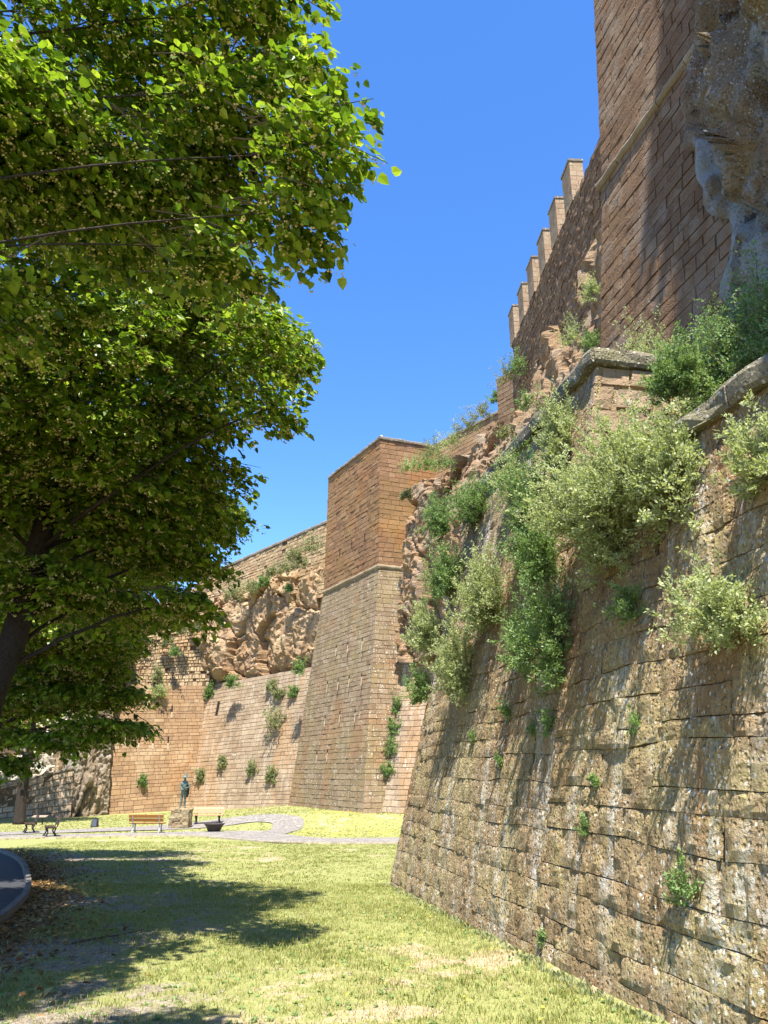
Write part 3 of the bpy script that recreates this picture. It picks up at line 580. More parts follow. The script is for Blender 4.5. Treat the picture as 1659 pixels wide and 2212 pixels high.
# ------------------------------------------------------------------ battlemented wall on the cliff
batt = empty('battlement_wall', (0, 0, 0), 'brown crenellated castle wall with six square merlons, high on the right skyline', 'wall')
W0, W1 = np.array((8.12, 42.6)), np.array((9.75, 16.8)); wd = unit(W1 - W0); wi = np.array((-wd[1], wd[0])); ZW0, ZW1 = 20.0, 27.25
k = V3(wi * 1.6, 0); MB().hexa([V3(W0, ZW0), V3(W1, ZW0), V3(W1, ZW0) + k, V3(W0, ZW0) + k], [V3(W0 + wi * .05, ZW1), V3(W1 + wi * .05, ZW1), V3(W1, ZW1) + k, V3(W0, ZW1) + k]).build('mortar_core', M['batt'], batt)
lay(batt, courses([V3(W0, ZW0), V3(W1, ZW0), V3(W1 + wi * .05, ZW1), V3(W0 + wi * .05, ZW1)], .36, (.35, .95), .05, .010, .016, .008, 51, (4, 3), rough=.08, ext=(.03, 0), tonefn=ttone), M['batt'], 250, 'brick')
lay(batt, courses([V3(W0 + wi * 1.6 , ZW0), V3(W0, ZW0), V3(W0 + wi * .05, ZW1), V3(W0 + wi * 1.6, ZW1)], .36, (.35, .8), .05, .03, .02, .02, 52), M['batt'], 0, 'brick')
Hm = 28.0
for i, (u, v) in enumerate(((1229, 344), (1199, 423), (1173, 490), (1149, 552), (1128, 607), (1108, 658))):
    r = ray(u, v); p = CAM + r * (Hm / r[2]); c = np.array((p[0], p[1])); z0 = ZW1 + .003
    a = c - wi * .0; L_ = 1.2; T_ = .62
    ring = [a, a + wi * T_, a + wi * T_ - wd * L_, a - wd * L_]   # front-left corner, along the wall away from the camera
    ring = [a - wd * L_, a, a + wi * T_, a + wi * T_ - wd * L_]
    z1 = p[2] - .12 - .14 * ((i * 7) % 5) / 5
    mer = MB().hexa([V3(x, z0) for x in ring], [V3(x, z1) for x in ring]).build('merlon', M['mortar'], batt)
    fs = courses([V3(ring[0], z0), V3(ring[1], z0), V3(ring[1], z1), V3(ring[0], z1)], .3, (.3, .6), .02, .006, .005, .005, 60 + i, ext=(.02, .02)) + courses([V3(ring[1], z0), V3(ring[2], z0), V3(ring[2], z1), V3(ring[1], z1)], .3, (.25, .45), .02, .006, .005, .005, 70 + i, ext=(.02, .02))
    for b in fs: mk('brick', b[0], b[1], M['merlon'], mer, np.full(len(b[0]), b[2]))
    g = .06; rr = [ring[0] - wd * g - wi * g, ring[1] + wd * g - wi * g, ring[2] + wd * g + wi * g, ring[3] - wd * g + wi * g]
    MB().hexa([V3(x, z1 + .002) for x in rr], [V3(x, z1 + .12) for x in rr]).build('merlon_cap', M['cap'], mer)
# lower wall end and the wall running to the tower
lw, _, _, lwq = scarp('low_rampart_wall', 'low brown rampart on the skyline between the tall tower and the crenellated wall', (3.2, 55.6), (8.6, 47.8), 21.5, 21.5, 25.4, 25.4, .02, M['bast'], 38, single=60, thick=1.2)
edge_pieces(lw, lwq[2], lwq[3], (.6, .14, .26), M['cap'], 'coping_stone', seed=13)
st, _, _, _ = scarp('wall_stub', 'short brown wall stub on the skyline at the end of the crenellated wall', (7.25, 44.2), (8.5, 42.8), 19.5, 19.5, 25.6, 25.9, .0, M['batt'], 39, single=40, thick=1.4)

# ------------------------------------------------------------------ keep tower on the right with the overhanging rock
keep = empty('keep_tower', (0, 0, 0), 'huge dark brown ashlar tower at the upper right with a slanting round moulding', 'tower')
KD = unit(np.array((.226, -.974))); KI = np.array((-KD[1], KD[0])); KL = 16
kc = lambda z: np.array((4.46, 16.) ) + np.array((1, .0)) * (np.interp(z, [4, 15.9, 33], [0, 1.16, 2.1]))
kp_ = lambda s, z: V3(kc(z) + KD * s, z)
mb = MB()
for z0, z1 in ((4, 15.9), (15.9, 33)):
    mb.hexa([kp_(0, z0), kp_(KL, z0), kp_(KL, z0) + V3(KI * 7, 0), kp_(0, z0) + V3(KI * 7, 0)], [kp_(0, z1), kp_(KL, z1), kp_(KL, z1) + V3(KI * 6, 0), kp_(0, z1) + V3(KI * 6, 0)])
mb.build('mortar_core', M['mortar'], keep)
k1 = courses([kp_(0, 7.0), kp_(KL, 7.0), kp_(KL, 15.9), kp_(0, 15.9)], .31, (.32, .8), .024, .012, .005, .006, 81, (4, 3), rough=.014, ext=(.03, 0), tonefn=ttone, warp=.04, rowvar=.2)
k2 = courses([kp_(0, 15.9), kp_(KL, 15.9), kp_(KL, 33), kp_(0, 33)], .31, (.32, .8), .024, .012, .005, .006, 82, (4, 3), rough=.014, ext=(.03, 0), tonefn=ttone, warp=.04, rowvar=.2)
lay(keep, k1 + k2, M['keep'], 300, 'brick')
edge_pieces(keep, kp_(KL, 15.95), kp_(-.15, 15.95), None, M['moulding'], 'moulding_stone', rnd=rnd_prof(.13), seed=15, rough=.03, L=.9)
kn = unit(np.cross(kp_(KL, 10) - kp_(0, 10), kp_(0, 15) - kp_(0, 10)))
cont = np.array([isect(u, v, kp_(0, 14), kn) for u, v in ((1562, 645), (1590, 567), (1578, 470), (1556, 425), (1501, 324), (1493, 260), (1493, 190), (1525, 77), (1542, 0), (1552, -80))])
cz = cont[:, 2]; cs = (cont[:, :2] - kc(14)) @ KD
nu, nv = 120, 220; zz = np.linspace(6.5, 34, nv); a0 = np.interp(zz, cz, cs) + (fbm(np.stack((zz * 1.3, zz * 0, zz * 0), -1), 4, 9) - .5) * .9
sw = np.linspace(-.02, 1, nu)[:, None] ** 1.0; span = 13.2 - a0[None, :]
S = a0[None, :] + np.clip(sw, -.02, 1) * span; dS = S - a0[None, :]
T_ = .85 * np.sqrt(np.clip(dS / 2.3, 0, 1) * (2 - np.clip(dS / 2.3, 0, 1))) + .14 * np.clip(dS - 1.6, 0, 9)
T_ = T_ * (1 - .62 * sst(12.6, 9.2, zz)[None, :]) + np.where(dS < 0, -.4, 0)
pos = np.array([[kp_(S[i, j], zz[j]) for j in range(nv)] for i in range(nu)])
w = pos + (np.stack([fbm(pos * .6, 3, 70 + q) for q in (1, 2, 3)], -1) - .5) * 1.2
A_, ga, rv = facet(w * np.array((.55, .55, .22)), 77, 1.2); B_, gb, rv2 = facet(w * np.array((1.6, 1.6, .9)), 79, 1.3)
T_ = T_ + .46 * np.clip(dS - 2.8, 0, 9) * sst(8, 12, zz)[None, :] + (A_ * .75 + B_ * .34 + (fbm(w * 2.6, 5, 78) - .5) * .6 - np.exp(-(ga / .06) ** 2) * .12) * sst(0, .6, dS)  # unseen near bulge added so it shadows the keep and terrace shrubs
pos = pos + np.append(-KI, 0) * T_[..., None]
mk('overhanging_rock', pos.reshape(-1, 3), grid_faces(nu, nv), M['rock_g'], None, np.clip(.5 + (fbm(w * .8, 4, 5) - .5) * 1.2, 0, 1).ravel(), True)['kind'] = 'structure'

# ------------------------------------------------------------------ far left: ramp wall, boulders, rock with painted shadow streaks, back wall
def quadwall(name, label, q, mat, seed, ch=.33, lr=(.4, .9), single=120, thick=1.5, piece='brick'):
    root = empty(name, (0, 0, 0), label, 'wall'); n = unit(np.cross(q[1] - q[0], q[3] - q[0])); k = np.array((-n[0], -n[1], 0)) * thick
    MB().hexa([q[0], q[1], q[1] + k * 1.5, q[0] + k * 1.5], [q[3], q[2], q[2] + k, q[3] + k]).build('mortar_core', M['mortar'], root)
    lay(root, courses(q, ch, lr, .04, .025, .012, .016, seed, tonefn=ttone), mat, single, piece); return root
rq = [V3((-36.5, 60.5), -2.6), V3((-24.8, 64.4), -2.6), at(137, 1674, 65.5), at(-40, 1772, 61.0)]
rq[2] = np.array((-25.1, 64.9, 1.7)); rq[3] = np.array((-36.3, 61.0, -1.35))
rq = [np.array((-40., 59.8, -2.8)), np.array((-24.4, 64.5, -2.8)), np.array((-24.9, 65.2, 1.9)), np.array((-40., 60.1, -2.3))]
ramp = quadwall('ramp_wall', 'low grey ashlar wall with a slanting coping at the far left edge', rq, M['grey'], 91, .3, (.4, .8), 120)
edge_pieces(ramp, rq[2], rq[3], (.35, .12, .2), M['cap'], 'coping_stone', seed=16)
for i, (u, v, Y, r, sc, lab) in enumerate(((112, 1632, 69, 2.4, (1, .9, 1.25), 'tall pale boulder above the slanting coping at the far left'), (75, 1672, 68, 2.2, (1.2, 1, .8), 'squat pale boulder beside the tree trunk at the far left'), (20, 1700, 67, 2.6, (1.3, 1, .7), 'low cream boulder at the left picture edge, behind the slanting coping'), (133, 1575, 71, 1.9, (1, 1, 1.2), 'grey-white boulder just right of the tallest pale boulder'))):
    bm = bmesh.new(); bmesh.ops.create_icosphere(bm, subdivisions=5, radius=1); V = np.array([x.co for x in bm.verts]); F = np.array([[x.index for x in f.verts] for f in bm.faces]); bm.free()
    c1, c2, rv = cell(V * 1.7 + i * 9, 5); V = V * (1 + (rv - .5) * .35 + (fbm(V * 2.5 + i * 5, 4) - .5) * .5 - np.exp(-((c2 - c1) / .06) ** 2) * .1)[:, None] * r * np.array(sc)
    o = mk('boulder', V, F, M['rock_w'], None, np.clip(.3 + rv * .5, 0, 1)); o.location = at(u, v, Y); prop(o, lab, 'boulder', 'pale boulders at the far left')
sr, _ = cliff('shadow_streaked_rock', [(-27.6, 67.0), (-26.4, 65.6), (-24.9, 65.0), (-23.6, 65.6), (-22.4, 67.2)], [-2.6, -2.6], [9.5, 12.5, 13.5, 12.0, 10.0], 60, 80, M['shadow_streaky'], .45, 93, lean=.12, bulge=.3, cols=.12)
bq = [V3((-46, 74), -3), V3((-25, 78), -3), V3((-25.4, 80.4), 12.5), V3((-46, 76.4), 11)]
quadwall('back_wall', 'orange-brown wall far behind the tree trunk at the left edge', bq, M['bast'], 94, .36, (.5, 1.1), 120)

# ------------------------------------------------------------------ plants
M['lime_leaf'] = leafy('lime_leaf', [(.035, .07, .008), (.095, .165, .013), (.20, .29, .022), (.34, .41, .05)], .36, 1.5, rough=.38)
M['blossom'] = leafy('lime_blossom', [(.48, .39, .14), (.64, .55, .24), (.72, .66, .36)], .3, 1.1)
M['bark'] = stone('lime_bark', [(.022, .017, .013), (.042, .033, .026), (.085, .068, .053)], streak=(.3, (.13, .11, .09)), bump=1.0, bdist=.04)
M['twig'] = plain('twig', (.10, .075, .05), .9, var=.3)
M['salt'] = leafy('silver_green_leaf', [(.22, .26, .105), (.34, .385, .175), (.45, .485, .245), (.56, .58, .36)], .38, 1.15, rough=.6)
M['green'] = leafy('mid_green_leaf', [(.085, .145, .045), (.155, .24, .075), (.23, .325, .115), (.33, .42, .19)], .35, 1.25, rough=.5)
M['olive'] = leafy('dry_green_leaf', [(.15, .165, .07), (.23, .25, .11), (.31, .325, .16), (.41, .40, .23)], .3, 1.1, rough=.6)
M['stem'] = plain('woody_stem', (.13, .095, .06), .9, var=.35)

def leaf_quads(P, ax, nr, size, tone, heart=True):
    n = len(P); ax = unit(ax); nr = unit(nr - ax * (nr * ax).sum(-1, keepdims=True)); rt = np.cross(ax, nr)
    loc = np.array([(0, 0, 0), (.42, .10, .06), (.40, .55, .08), (0, 1.08, -.10), (-.40, .55, .08), (-.42, .10, .06)]) if heart else np.array([(0, 0, 0), (.26, .45, .05), (0, 1, 0), (-.26, .45, .05)])
    s = np.asarray(size)[:, None, None]
    V = P[:, None] + s * (loc[None, :, :1] * rt[:, None] + loc[None, :, 1:2] * ax[:, None] + loc[None, :, 2:] * nr[:, None])
    k = len(loc); b = np.arange(n)[:, None] * k
    F = np.concatenate((b + np.array([(0, 1, 2, 3)]), b + np.array([(3, 4, 5, 0)]))) if heart else b + np.array([(0, 1, 2, 3)])
    return V.reshape(-1, 3), F, np.repeat(tone, k)
OCT = np.array([(1, 0, 0), (-1, 0, 0), (0, 1, 0), (0, -1, 0), (0, 0, 1), (0, 0, -1)], float)
OCF = np.array([(0, 2, 4), (2, 1, 4), (1, 3, 4), (3, 0, 4), (2, 0, 5), (1, 2, 5), (3, 1, 5), (0, 3, 5)])
def beads(P, size, tone, R):
    n = len(P); V = P[:, None] + OCT[None] * np.asarray(size)[:, None, None] * R.uniform(.6, 1.2, (n, 6, 1))
    F = (np.arange(n)[:, None, None] * 6 + OCF[None]).reshape(-1, 3); return V.reshape(-1, 3), F, np.repeat(tone, 6)

def lime_tree(label, base, trunk, tr, ells, leaf, per, spray, seed, limb_r=.07, singles=0, group=None, density=1.0, bl=.22):
    """base xy; trunk = points; ells = list of (centre, radii) foliage masses carried by limbs"""
    R = np.random.RandomState(seed); bz = float(zg(*base)) - .1; b0 = np.array((base[0], base[1], bz))
    root = empty('lime_tree', b0, label, 'tree', group)
    tp = np.array([b0] + [np.asarray(p, float) for p in trunk]); k = len(tp)
    q = np.linspace(0, k - 1, 26); pts = np.stack([np.interp(q, np.arange(k), tp[:, c]) for c in range(3)], -1)
    for _ in range(3): pts[1:-1] = (pts[:-2] + 2 * pts[1:-1] + pts[2:]) / 4
    rad = np.interp(q, [0, .25, k - 1], [tr * 1.2, tr, tr * .5]); n = 18
    mb = MB(); mb.tube(pts - b0, rad, n); V = mb.v[0]; V += (np.stack([fbm(V * np.array((5, 5, 1.3)), 3, s) for s in (1, 2, 3)], -1) - .5) * tr * .35
    mb.build('trunk', M['bark'], root, True)
    LP = []; LA = []; LN = []; BP = []; TW = []
    for c, r in ells:
        c = np.asarray(c, float); r = np.asarray(r, float)
        # limb from the trunk to the mass
        zt = min(max(c[2] - 9 * leaf - .12 * np.linalg.norm(c[:2] - tp[-1][:2]), tp[1][2] * .75), tp[-1][2]); i0 = int(np.argmin(np.abs(pts[:, 2] - zt))); s0 = pts[i0]
        mid = (s0 + c) / 2 + np.array((R.uniform(-1, 1) * leaf * 2, R.uniform(-1, 1) * leaf * 2, leaf * 5)); tt = np.linspace(0, 1, 12)[:, None]
        lp = (1 - tt) ** 2 * s0 + 2 * tt * (1 - tt) * mid + tt ** 2 * (c - np.array((0, 0, .1 * r[2]))); lp[1:-1] += R.normal(0, .12, (10, 3)) * leaf
        mb = MB(); mb.tube(lp - b0, np.linspace(limb_r, limb_r * .2, 12), 7); mb.build('limb', M['bark'], root, True)
        vol = r[0] * r[1] * r[2]; ns = int(density * spray * (r[0] * r[1] + r[0] * r[2] + r[1] * r[2]) ** 1.0 / 3) + 3
        g = unit(R.normal(size=(ns, 3))) * (R.rand(ns, 1) ** .36) * np.array((1, 1, 1)); ctr = c + g * r
        hz = ctr - (np.array((tp[-1][0], tp[-1][1], 0)) * .55 + c * .45); hz[:, 2] = 0; o = unit(hz + R.normal(0, .35, (ns, 3)) * np.array((1, 1, 0)) * np.linalg.norm(hz, axis=1, keepdims=True))
        o[:, 2] = R.uniform(-.38, .12, ns) + .25 * g[:, 2]; o = unit(o); Ls = R.uniform(.6, 1.15, ns) * leaf * 7.5
        side = unit(np.cross(o, np.array((0, 0, 1.))))
        t = R.rand(ns, per); sg = R.choice((-1, 1), (ns, per)); w = R.uniform(.25, 1, (ns, per)) * (1.05 - .75 * t) * .42
        p = (ctr - o * Ls[:, None] * .5)[:, None] + o[:, None] * (t * Ls[:, None])[..., None] + side[:, None] * (sg * w * Ls[:, None])[..., None]
        p[..., 2] -= (t ** 2 * .28 + w * .35) * Ls[:, None] - R.normal(0, .05, t.shape) * Ls[:, None]
        ax = o[:, None] * .75 + side[:, None] * sg[..., None] * .75 + R.normal(0, .35, p.shape); ax[..., 2] -= .55
        nr = np.array((0, 0, 1.)) + o[:, None] * .45 + side[:, None] * sg[..., None] * .3 + R.normal(0, .42, p.shape)
        LP.append(p.reshape(-1, 3)); LA.append(ax.reshape(-1, 3)); LN.append(nr.reshape(-1, 3))
        nb = R.rand(ns, per) < bl; BP.append((p + ax * leaf * .25 - np.array((0, 0, leaf * .9)))[nb])
        for j in range(0, ns, 2): TW.append((ctr[j] - o[j] * Ls[j] * .9, ctr[j] + o[j] * Ls[j] * .45 - np.array((0, 0, .12 * Ls[j]))))
    LP, LA, LN = map(np.concatenate, (LP, LA, LN)); BP = np.concatenate(BP); n = len(LP)
    tone = np.clip(R.normal(.52, .27, n), 0, 1); sz = leaf * R.uniform(.5, 1.35, n)
    if singles:
        u, v, f = proj(LP); ok = (u > 0) & (u < 1659) & (v > 0) & (v < 2212) & (f > .5); s = np.where(ok, sz / np.maximum(f, .5), 0)
        pick = np.argsort(-s)[:singles]; mask = np.ones(n, bool); mask[pick] = False
        protos = []
        for q in range(5):
            V, F, T = leaf_quads(np.zeros((1, 3)), np.array([(0, 1., 0)]), np.array([(0, 0, 1.)]), [1.0], np.array([.2 + .15 * q])); o = mk('leaf', V, F, M['lime_leaf'], None, T); protos.append(o.data); bpy.data.objects.remove(o)
        ax = unit(LA[pick]); nr = unit(LN[pick] - ax * (LN[pick] * ax).sum(-1, keepdims=True)); rt = np.cross(ax, nr)
        for j, i in enumerate(pick):
            o = bpy.data.objects.new('leaf', protos[j % 5]); COL.objects.link(o); o.parent = root
            X = np.eye(4); X[:3, 0] = rt[j] * sz[i]; X[:3, 1] = ax[j] * sz[i]; X[:3, 2] = nr[j] * sz[i]; X[:3, 3] = LP[i] - b0
            from mathutils import Matrix
            o.matrix_local = Matrix(X.tolist())
        LP, LA, LN, tone, sz = LP[mask], LA[mask], LN[mask], tone[mask], sz[mask]
    V, F, T = leaf_quads(LP - b0, LA, LN, sz, tone); mk('crown', V, F, M['lime_leaf'], root, T, False, 'stuff')
    if len(BP):
        m3 = 3; B = np.repeat(BP, m3, 0) + R.normal(0, leaf * .20, (len(BP) * m3, 3)) * np.array((1, 1, .5))
        V, F, T = beads(B - b0, leaf * R.uniform(.09, .19, len(B)), R.rand(len(B)), R); mk('blossom', V, F, M['blossom'], root, T, False, 'stuff')
    mb = MB()
    for a, b in TW:
        m_ = (a + b) / 2 + np.array((0, 0, .03)); mb.tube(np.array((a, m_, b)) - b0, (leaf * .10, leaf * .07, leaf * .03), 4, cap=False)
    mb.build('twigs', M['twig'], root, kind='stuff')
    return root

E = lambda rows: [(at(u, v, Y), (a, b, c * (.62 if c < 1.1 else .9))) for u, v, Y, a, b, c in rows]
E1 = lambda rows: [(at(u, v, Y * .55), (a * .56, b * .56, c * .56 * (.62 if c < 1.1 else .9))) for u, v, Y, a, b, c in rows]
t1 = E1([(520, 30, 6.5, .85, 1.0, .5), (640, 180, 6.3, .42, .6, .25), (700, 330, 6.2, .42, .7, .32), (640, 455, 6.3, .42, .6, .30), (480, 300, 7, .9, 1.2, .55), (250, 100, 7, 1.4, 1.5, .8),
        (455, 545, 7, .42, .7, .22), (300, 450, 7.5, 1.1, 1.2, .5), (70, 330, 7, 1.2, 1.5, 1.0), (-250, 200, 6, 1.8, 2.0, 1.0), (-350, 600, 6.5, 1.8, 1.8, 1.0)]) + [((-3.4, 2.2, 6.2), (1.3, 1.3, .5)), ((-4.6, 4.6, 6.0), (1.5, 1.8, .7)), ((-3.6, 5.2, 7.0), (1.2, 1.2, .4))]
t2 = E([(565, 735, 8.5, .62, 1.0, .24), (590, 875, 8.5, .30, .5, .26), (420, 650, 9, .75, 1, .25), (250, 690, 9.5, 1.4, 1.4, .7), (400, 890, 10, .95, 1.2, .5), (100, 880, 9, 1.3, 1.5, 1.0),
        (220, 1070, 10.5, 1.4, 1.6, .6), (430, 1010, 11, .7, 1, .35), (450, 1115, 12, .62, .9, .18), (410, 1212, 12, .62, .9, .18), (290, 1170, 11.5, 1.1, 1.3, .35), (405, 1300, 11, .52, .7, .24),
        (110, 1270, 11, 1.1, 1.3, .6), (260, 1310, 12, .8, 1, .22), (-200, 1000, 10, 2.0, 2.2, 1.6), (-150, 700, 9.5, 1.8, 1.8, 1.2), (-250, 1350, 11, 1.5, 1.5, .8)]) + [((-3.0, 11.5, 8.6), (1.8, 1.8, .7)), ((-5.4, 12.5, 8.4), (2.2, 2.2, 1.0)), ((-4.2, 14.2, 6.6), (1.6, 1.5, .6)), ((-7.6, 11.5, 7.5), (2.0, 2.0, 1.0)), ((-3.4, 9.6, 9.4), (1.6, 1.6, .6)), ((-3.3, 7.4, 6.6), (1.2, 1.0, .35)), ((-5.0, 7.2, 6.8), (1.5, 1.3, .5)), ((-4.2, 5.8, 7.4), (1.4, 1.0, .4))]
t3 = E([(200, 1435, 18, .90, 1.3, .32), (225, 1560, 18, 1.05, 1.3, .22), (100, 1470, 19, 1.2, 1.5, .7), (30, 1390, 20, 1.5, 1.6, 1.1), (55, 1585, 20, 1.0, 1.2, .3), (-180, 1300, 21, 3, 3, 2), (110, 1290, 20, 2, 2, 1.4),
        (-200, 1520, 21, 2.6, 2.4, 1.0), (-100, 1100, 21, 3, 3, 2), (250, 1380, 19, .8, 1.2, .35), (300, 1200, 20, 1.6, 1.6, 1.2), (20, 1640, 21, .6, 1, .25), (150, 1380, 18.5, 1.5, 1.4, .6), (40, 1500, 19, 1.5, 1.4, .6), (170, 1500, 18.5, 1.0, 1.2, .35), (60, 1340, 17.5, 1.5, 1.5, .8), (245, 1490, 18, .75, 1, .3), (140, 1590, 18.5, .8, 1, .3), (190, 1360, 17, 1.1, 1.2, .5)]) + [((-8.2, 19, 7.4), (2, 2, .8)), ((-10.5, 24.5, 6.6), (2.4, 2.2, 1.0)), ((-8.6, 23.5, 8.5), (2.4, 2.2, 1.0)), ((-13.5, 25, 7.5), (2.6, 2.6, 1.2)), ((-6.0, 15.6, 8.2), (1.7, 1.6, .6)), ((-8.2, 17.2, 8.8), (2.2, 1.8, .8)), ((-6.6, 18.2, 6.4), (1.6, 1.4, .5))]  # last masses added above the low boughs to shadow them
t4 = E([(10, 1540, 57, 3.5, 3.5, 1.6), (110, 1500, 57, 3.2, 3.2, 2.0), (-100, 1440, 57, 5, 5, 3.5), (-250, 1540, 58, 5, 4.5, 2.2), (60, 1400, 57, 4, 4, 3)])
lime_tree('near flowering lime tree whose sunlit boughs fill the upper left', (-3.9, 2.9), [(-3.9, 3.0, 2.0), (-3.7, 3.3, 4.0), (-3.3, 3.6, 6.8)], .2, t1, .056, 26, 500, 101, .013, singles=280, group='lime trees along the road')
lime_tree('second flowering lime tree with the forked dark trunk at the left edge', (-5.5, 10.6), [(-5.35, 10.6, 2.2), (-5.1, 10.6, 3.4), (-4.9, 10.7, 5.6), (-4.7, 10.6, 9.2)], .22, t2, .095, 26, 150, 102, .038, group='lime trees along the road')
lime_tree('third lime tree with low drooping dark boughs in front of the bastion', (-12.6, 22.5), [(-12.4, 22.4, 2.4), (-11.6, 22.0, 5.0), (-11.2, 21.8, 10.0)], .28, t3, .105, 24, 150, 103, .07, group='lime trees along the road', bl=.3)
b4 = at(41, 1776, 56.5)
lime_tree('distant lime tree with a leaning sunlit trunk beside the far left benches', (b4[0], b4[1]), [at(50, 1690, 56.5), at(68, 1605, 56.5), at(75, 1500, 56.5)], .36, t4, .17, 18, 40, 104, .13, group='lime trees along the road', bl=.1)

def bush(label, root, out, size, mat, seed, shoots=70, lv=46, leaf=.034, name='bush', cat='bush', up=.55, spread=1.0, group=None, stems=True, arch=.25, big=1.0):
    """shrub: stems spring from one root, every stem carries side shoots set with leaves; size = (sideways, outwards, upwards) reach"""
    R = np.random.RandomState(seed); root = np.asarray(root, float); e = empty(name, root, label, cat, group)
    o = np.asarray(out, float); oh = unit(np.array((o[0], o[1], 0)) + 1e-9); sd = np.array((-oh[1], oh[0], 0)); size = np.asarray(size, float) * big
    side = 7; per = max(6, lv // side)
    a = R.uniform(-1.4, 1.4, shoots) * spread; el = R.uniform(-.75, 1.25, shoots)
    D = np.stack((np.sin(a) * np.cos(el) * size[0], np.abs(np.cos(a) * np.cos(el)) * size[1] + .12 * size[1], np.sin(el) * size[2] + up * size[2] * .2), -1) * (R.uniform(.5, 1.0, (shoots, 1)) + (R.rand(shoots, 1) < .12) * .3)
    D = D[:, :1] * sd + D[:, 1:2] * oh + D[:, 2:] * np.array((0, 0, 1.)); ln = np.linalg.norm(D, axis=1)
    org = R.normal(0, .10, (shoots, 3)) * size.max() * .8
    curl = R.normal(0, .12, (shoots, 1, 3)) * ln[:, None, None]
    def stem(t):
        p = org[:, None] + D[:, None] * t[..., None] + curl * (t * (1 - t))[..., None] * 2; p[..., 2] += arch * (t ** 2 * .9 - t * .65) * ln[:, None] * 1.6; return p
    ts = R.uniform(.30, 1.0, (shoots, side)); b0 = stem(ts)
    sdir = unit(D)[:, None] * .9 + R.normal(0, .62, (shoots, side, 3)) + np.array((0, 0, .55)); sl = (.14 + .17 * R.rand(shoots, side)) * (ln[:, None] * .6 + .22 * size.max())
    q = np.sort(R.rand(shoots, side, per), axis=2); p = b0[:, :, None] + unit(sdir)[:, :, None] * (q * sl[..., None])[..., None]
    p = p + R.normal(0, 1, p.shape) * leaf * .42
    dr = unit(sdir)[:, :, None] + R.normal(0, .6, p.shape); nr = np.array((0, 0, .8)) + oh * .4 + R.normal(0, .7, p.shape)
    n = p.size // 3; tone = np.clip(.34 + .25 * q + R.normal(0, .16, q.shape) + R.normal(0, .10, (shoots, 1, 1)) + R.normal(0, .08, (shoots, side, 1)), 0, 1).ravel()
    V, F, T = leaf_quads(p.reshape(-1, 3), dr.reshape(-1, 3), nr.reshape(-1, 3), leaf * R.uniform(.6, 1.35, n), tone, False)
    mk('foliage', V, F, mat, e, T, False, 'stuff')
    if stems:
        mb = MB(); tq = np.broadcast_to(np.linspace(0, .95, 5), (shoots, 5)); S = stem(tq)
        for i in range(0, shoots, 2): mb.tube(S[i], np.linspace(.010, .003, 5) * max(.6, size.max()), 4, cap=False)
        mb.build('stems', M['stem'], e, kind='stuff')
    return e
NO = NN.copy()
def wb(u, v, size, mat, seed, label, shoots=70, lv=46, leaf=.034, big=1.4, **k): return bush(label, onnear(u, v), NO, size, M[mat], seed, int(shoots * 1.0), lv * 2, leaf * 1.05, big=big, **k)
G_ = 'bushes rooted in the near wall'
wb(1395, 1065, (.95, .7, .70), 'salt', 201, 'largest silver-green bush bulging from the top of the near wall', 240, 70, .036, big=1.15, group=G_)
wb(1300, 1115, (.75, .6, .45), 'salt', 202, 'leafy lower skirt of the largest silver-green bush', 130, 60, .036, group=G_)
wb(1345, 1180, (.35, .4, .6), 'salt', 203, 'hanging bush tongue below the largest bush on the near wall', 90, 56, .034, group=G_)
wb(1475, 1100, (.55, .45, .5), 'salt', 204, 'sparse pale bush with bare twigs, right of the largest bush', 46, 40, .042, group=G_)
wb(1228, 965, (.42, .42, .70), 'salt', 205, 'upright green bush leaning on the coping beside the lit wall end', 120, 60, .034, big=1.15, group=G_)
wb(1482, 1025, (.55, .42, .42), 'salt', 206, 'rounded pale bush at the step between the two coping heights', 110, 56, .036, big=1.15, group=G_)
wb(1120, 1045, (.42, .38, .35), 'salt', 207, 'small pale bush just below the long coping', 60, 46, .036, group=G_)
wb(1040, 1105, (.85, .45, .42), 'green', 208, 'wide green bush under the far end of the long coping', 110, 54, .038, group=G_)
wb(965, 1140, (.5, .45, .6), 'green', 209, 'green bush at the far top corner of the near wall', 90, 54, .04, group=G_)
wb(1175, 1130, (.55, .45, .8), 'green', 210, 'tall dense green bush in the middle of the near wall', 160, 60, .036, group=G_)
wb(1190, 1225, (.5, .42, .5), 'green', 211, 'dark green bush hanging below the tall dense one', 100, 56, .036, group=G_)
wb(985, 1260, (.7, .5, .6), 'green', 212, 'grey-green bush on the left edge of the near wall, above the pale one', 120, 56, .04, group=G_)
wb(1075, 1310, (.7, .5, .7), 'salt', 213, 'pale bushy clump in the middle left of the near wall', 160, 58, .038, group=G_)
wb(945, 1380, (.6, .5, .6), 'salt', 214, 'bush overhanging the left edge of the near wall at mid height', 120, 56, .04, group=G_)
wb(1010, 1460, (.6, .45, .7), 'salt', 215, 'lowest long pale bush drooping at the left edge of the near wall', 110, 56, .04, group=G_)
wb(1215, 1400, (.48, .42, .75), 'green', 216, 'isolated drooping bush with glossy leaves in the wall centre', 95, 54, .04, group=G_)
wb(925, 1500, (.35, .35, .45), 'green', 217, 'lowest small bush on the left corner of the near wall', 60, 46, .04, group=G_)
wb(1600, 1345, (.45, .4, .35), 'salt', 218, 'pale bush at the right picture edge, halfway up the wall', 80, 50, .034, group=G_)
wb(1678, 1010, (.28, .32, .38), 'salt', 219, 'spiky pale bush cut by the right picture edge, near the coping', 50, 46, .036, group=G_)
wb(1372, 1325, (.3, .18, .22), 'green', 220, 'small shaded plant right of the isolated drooping bush', 30, 40, .03, group=G_)
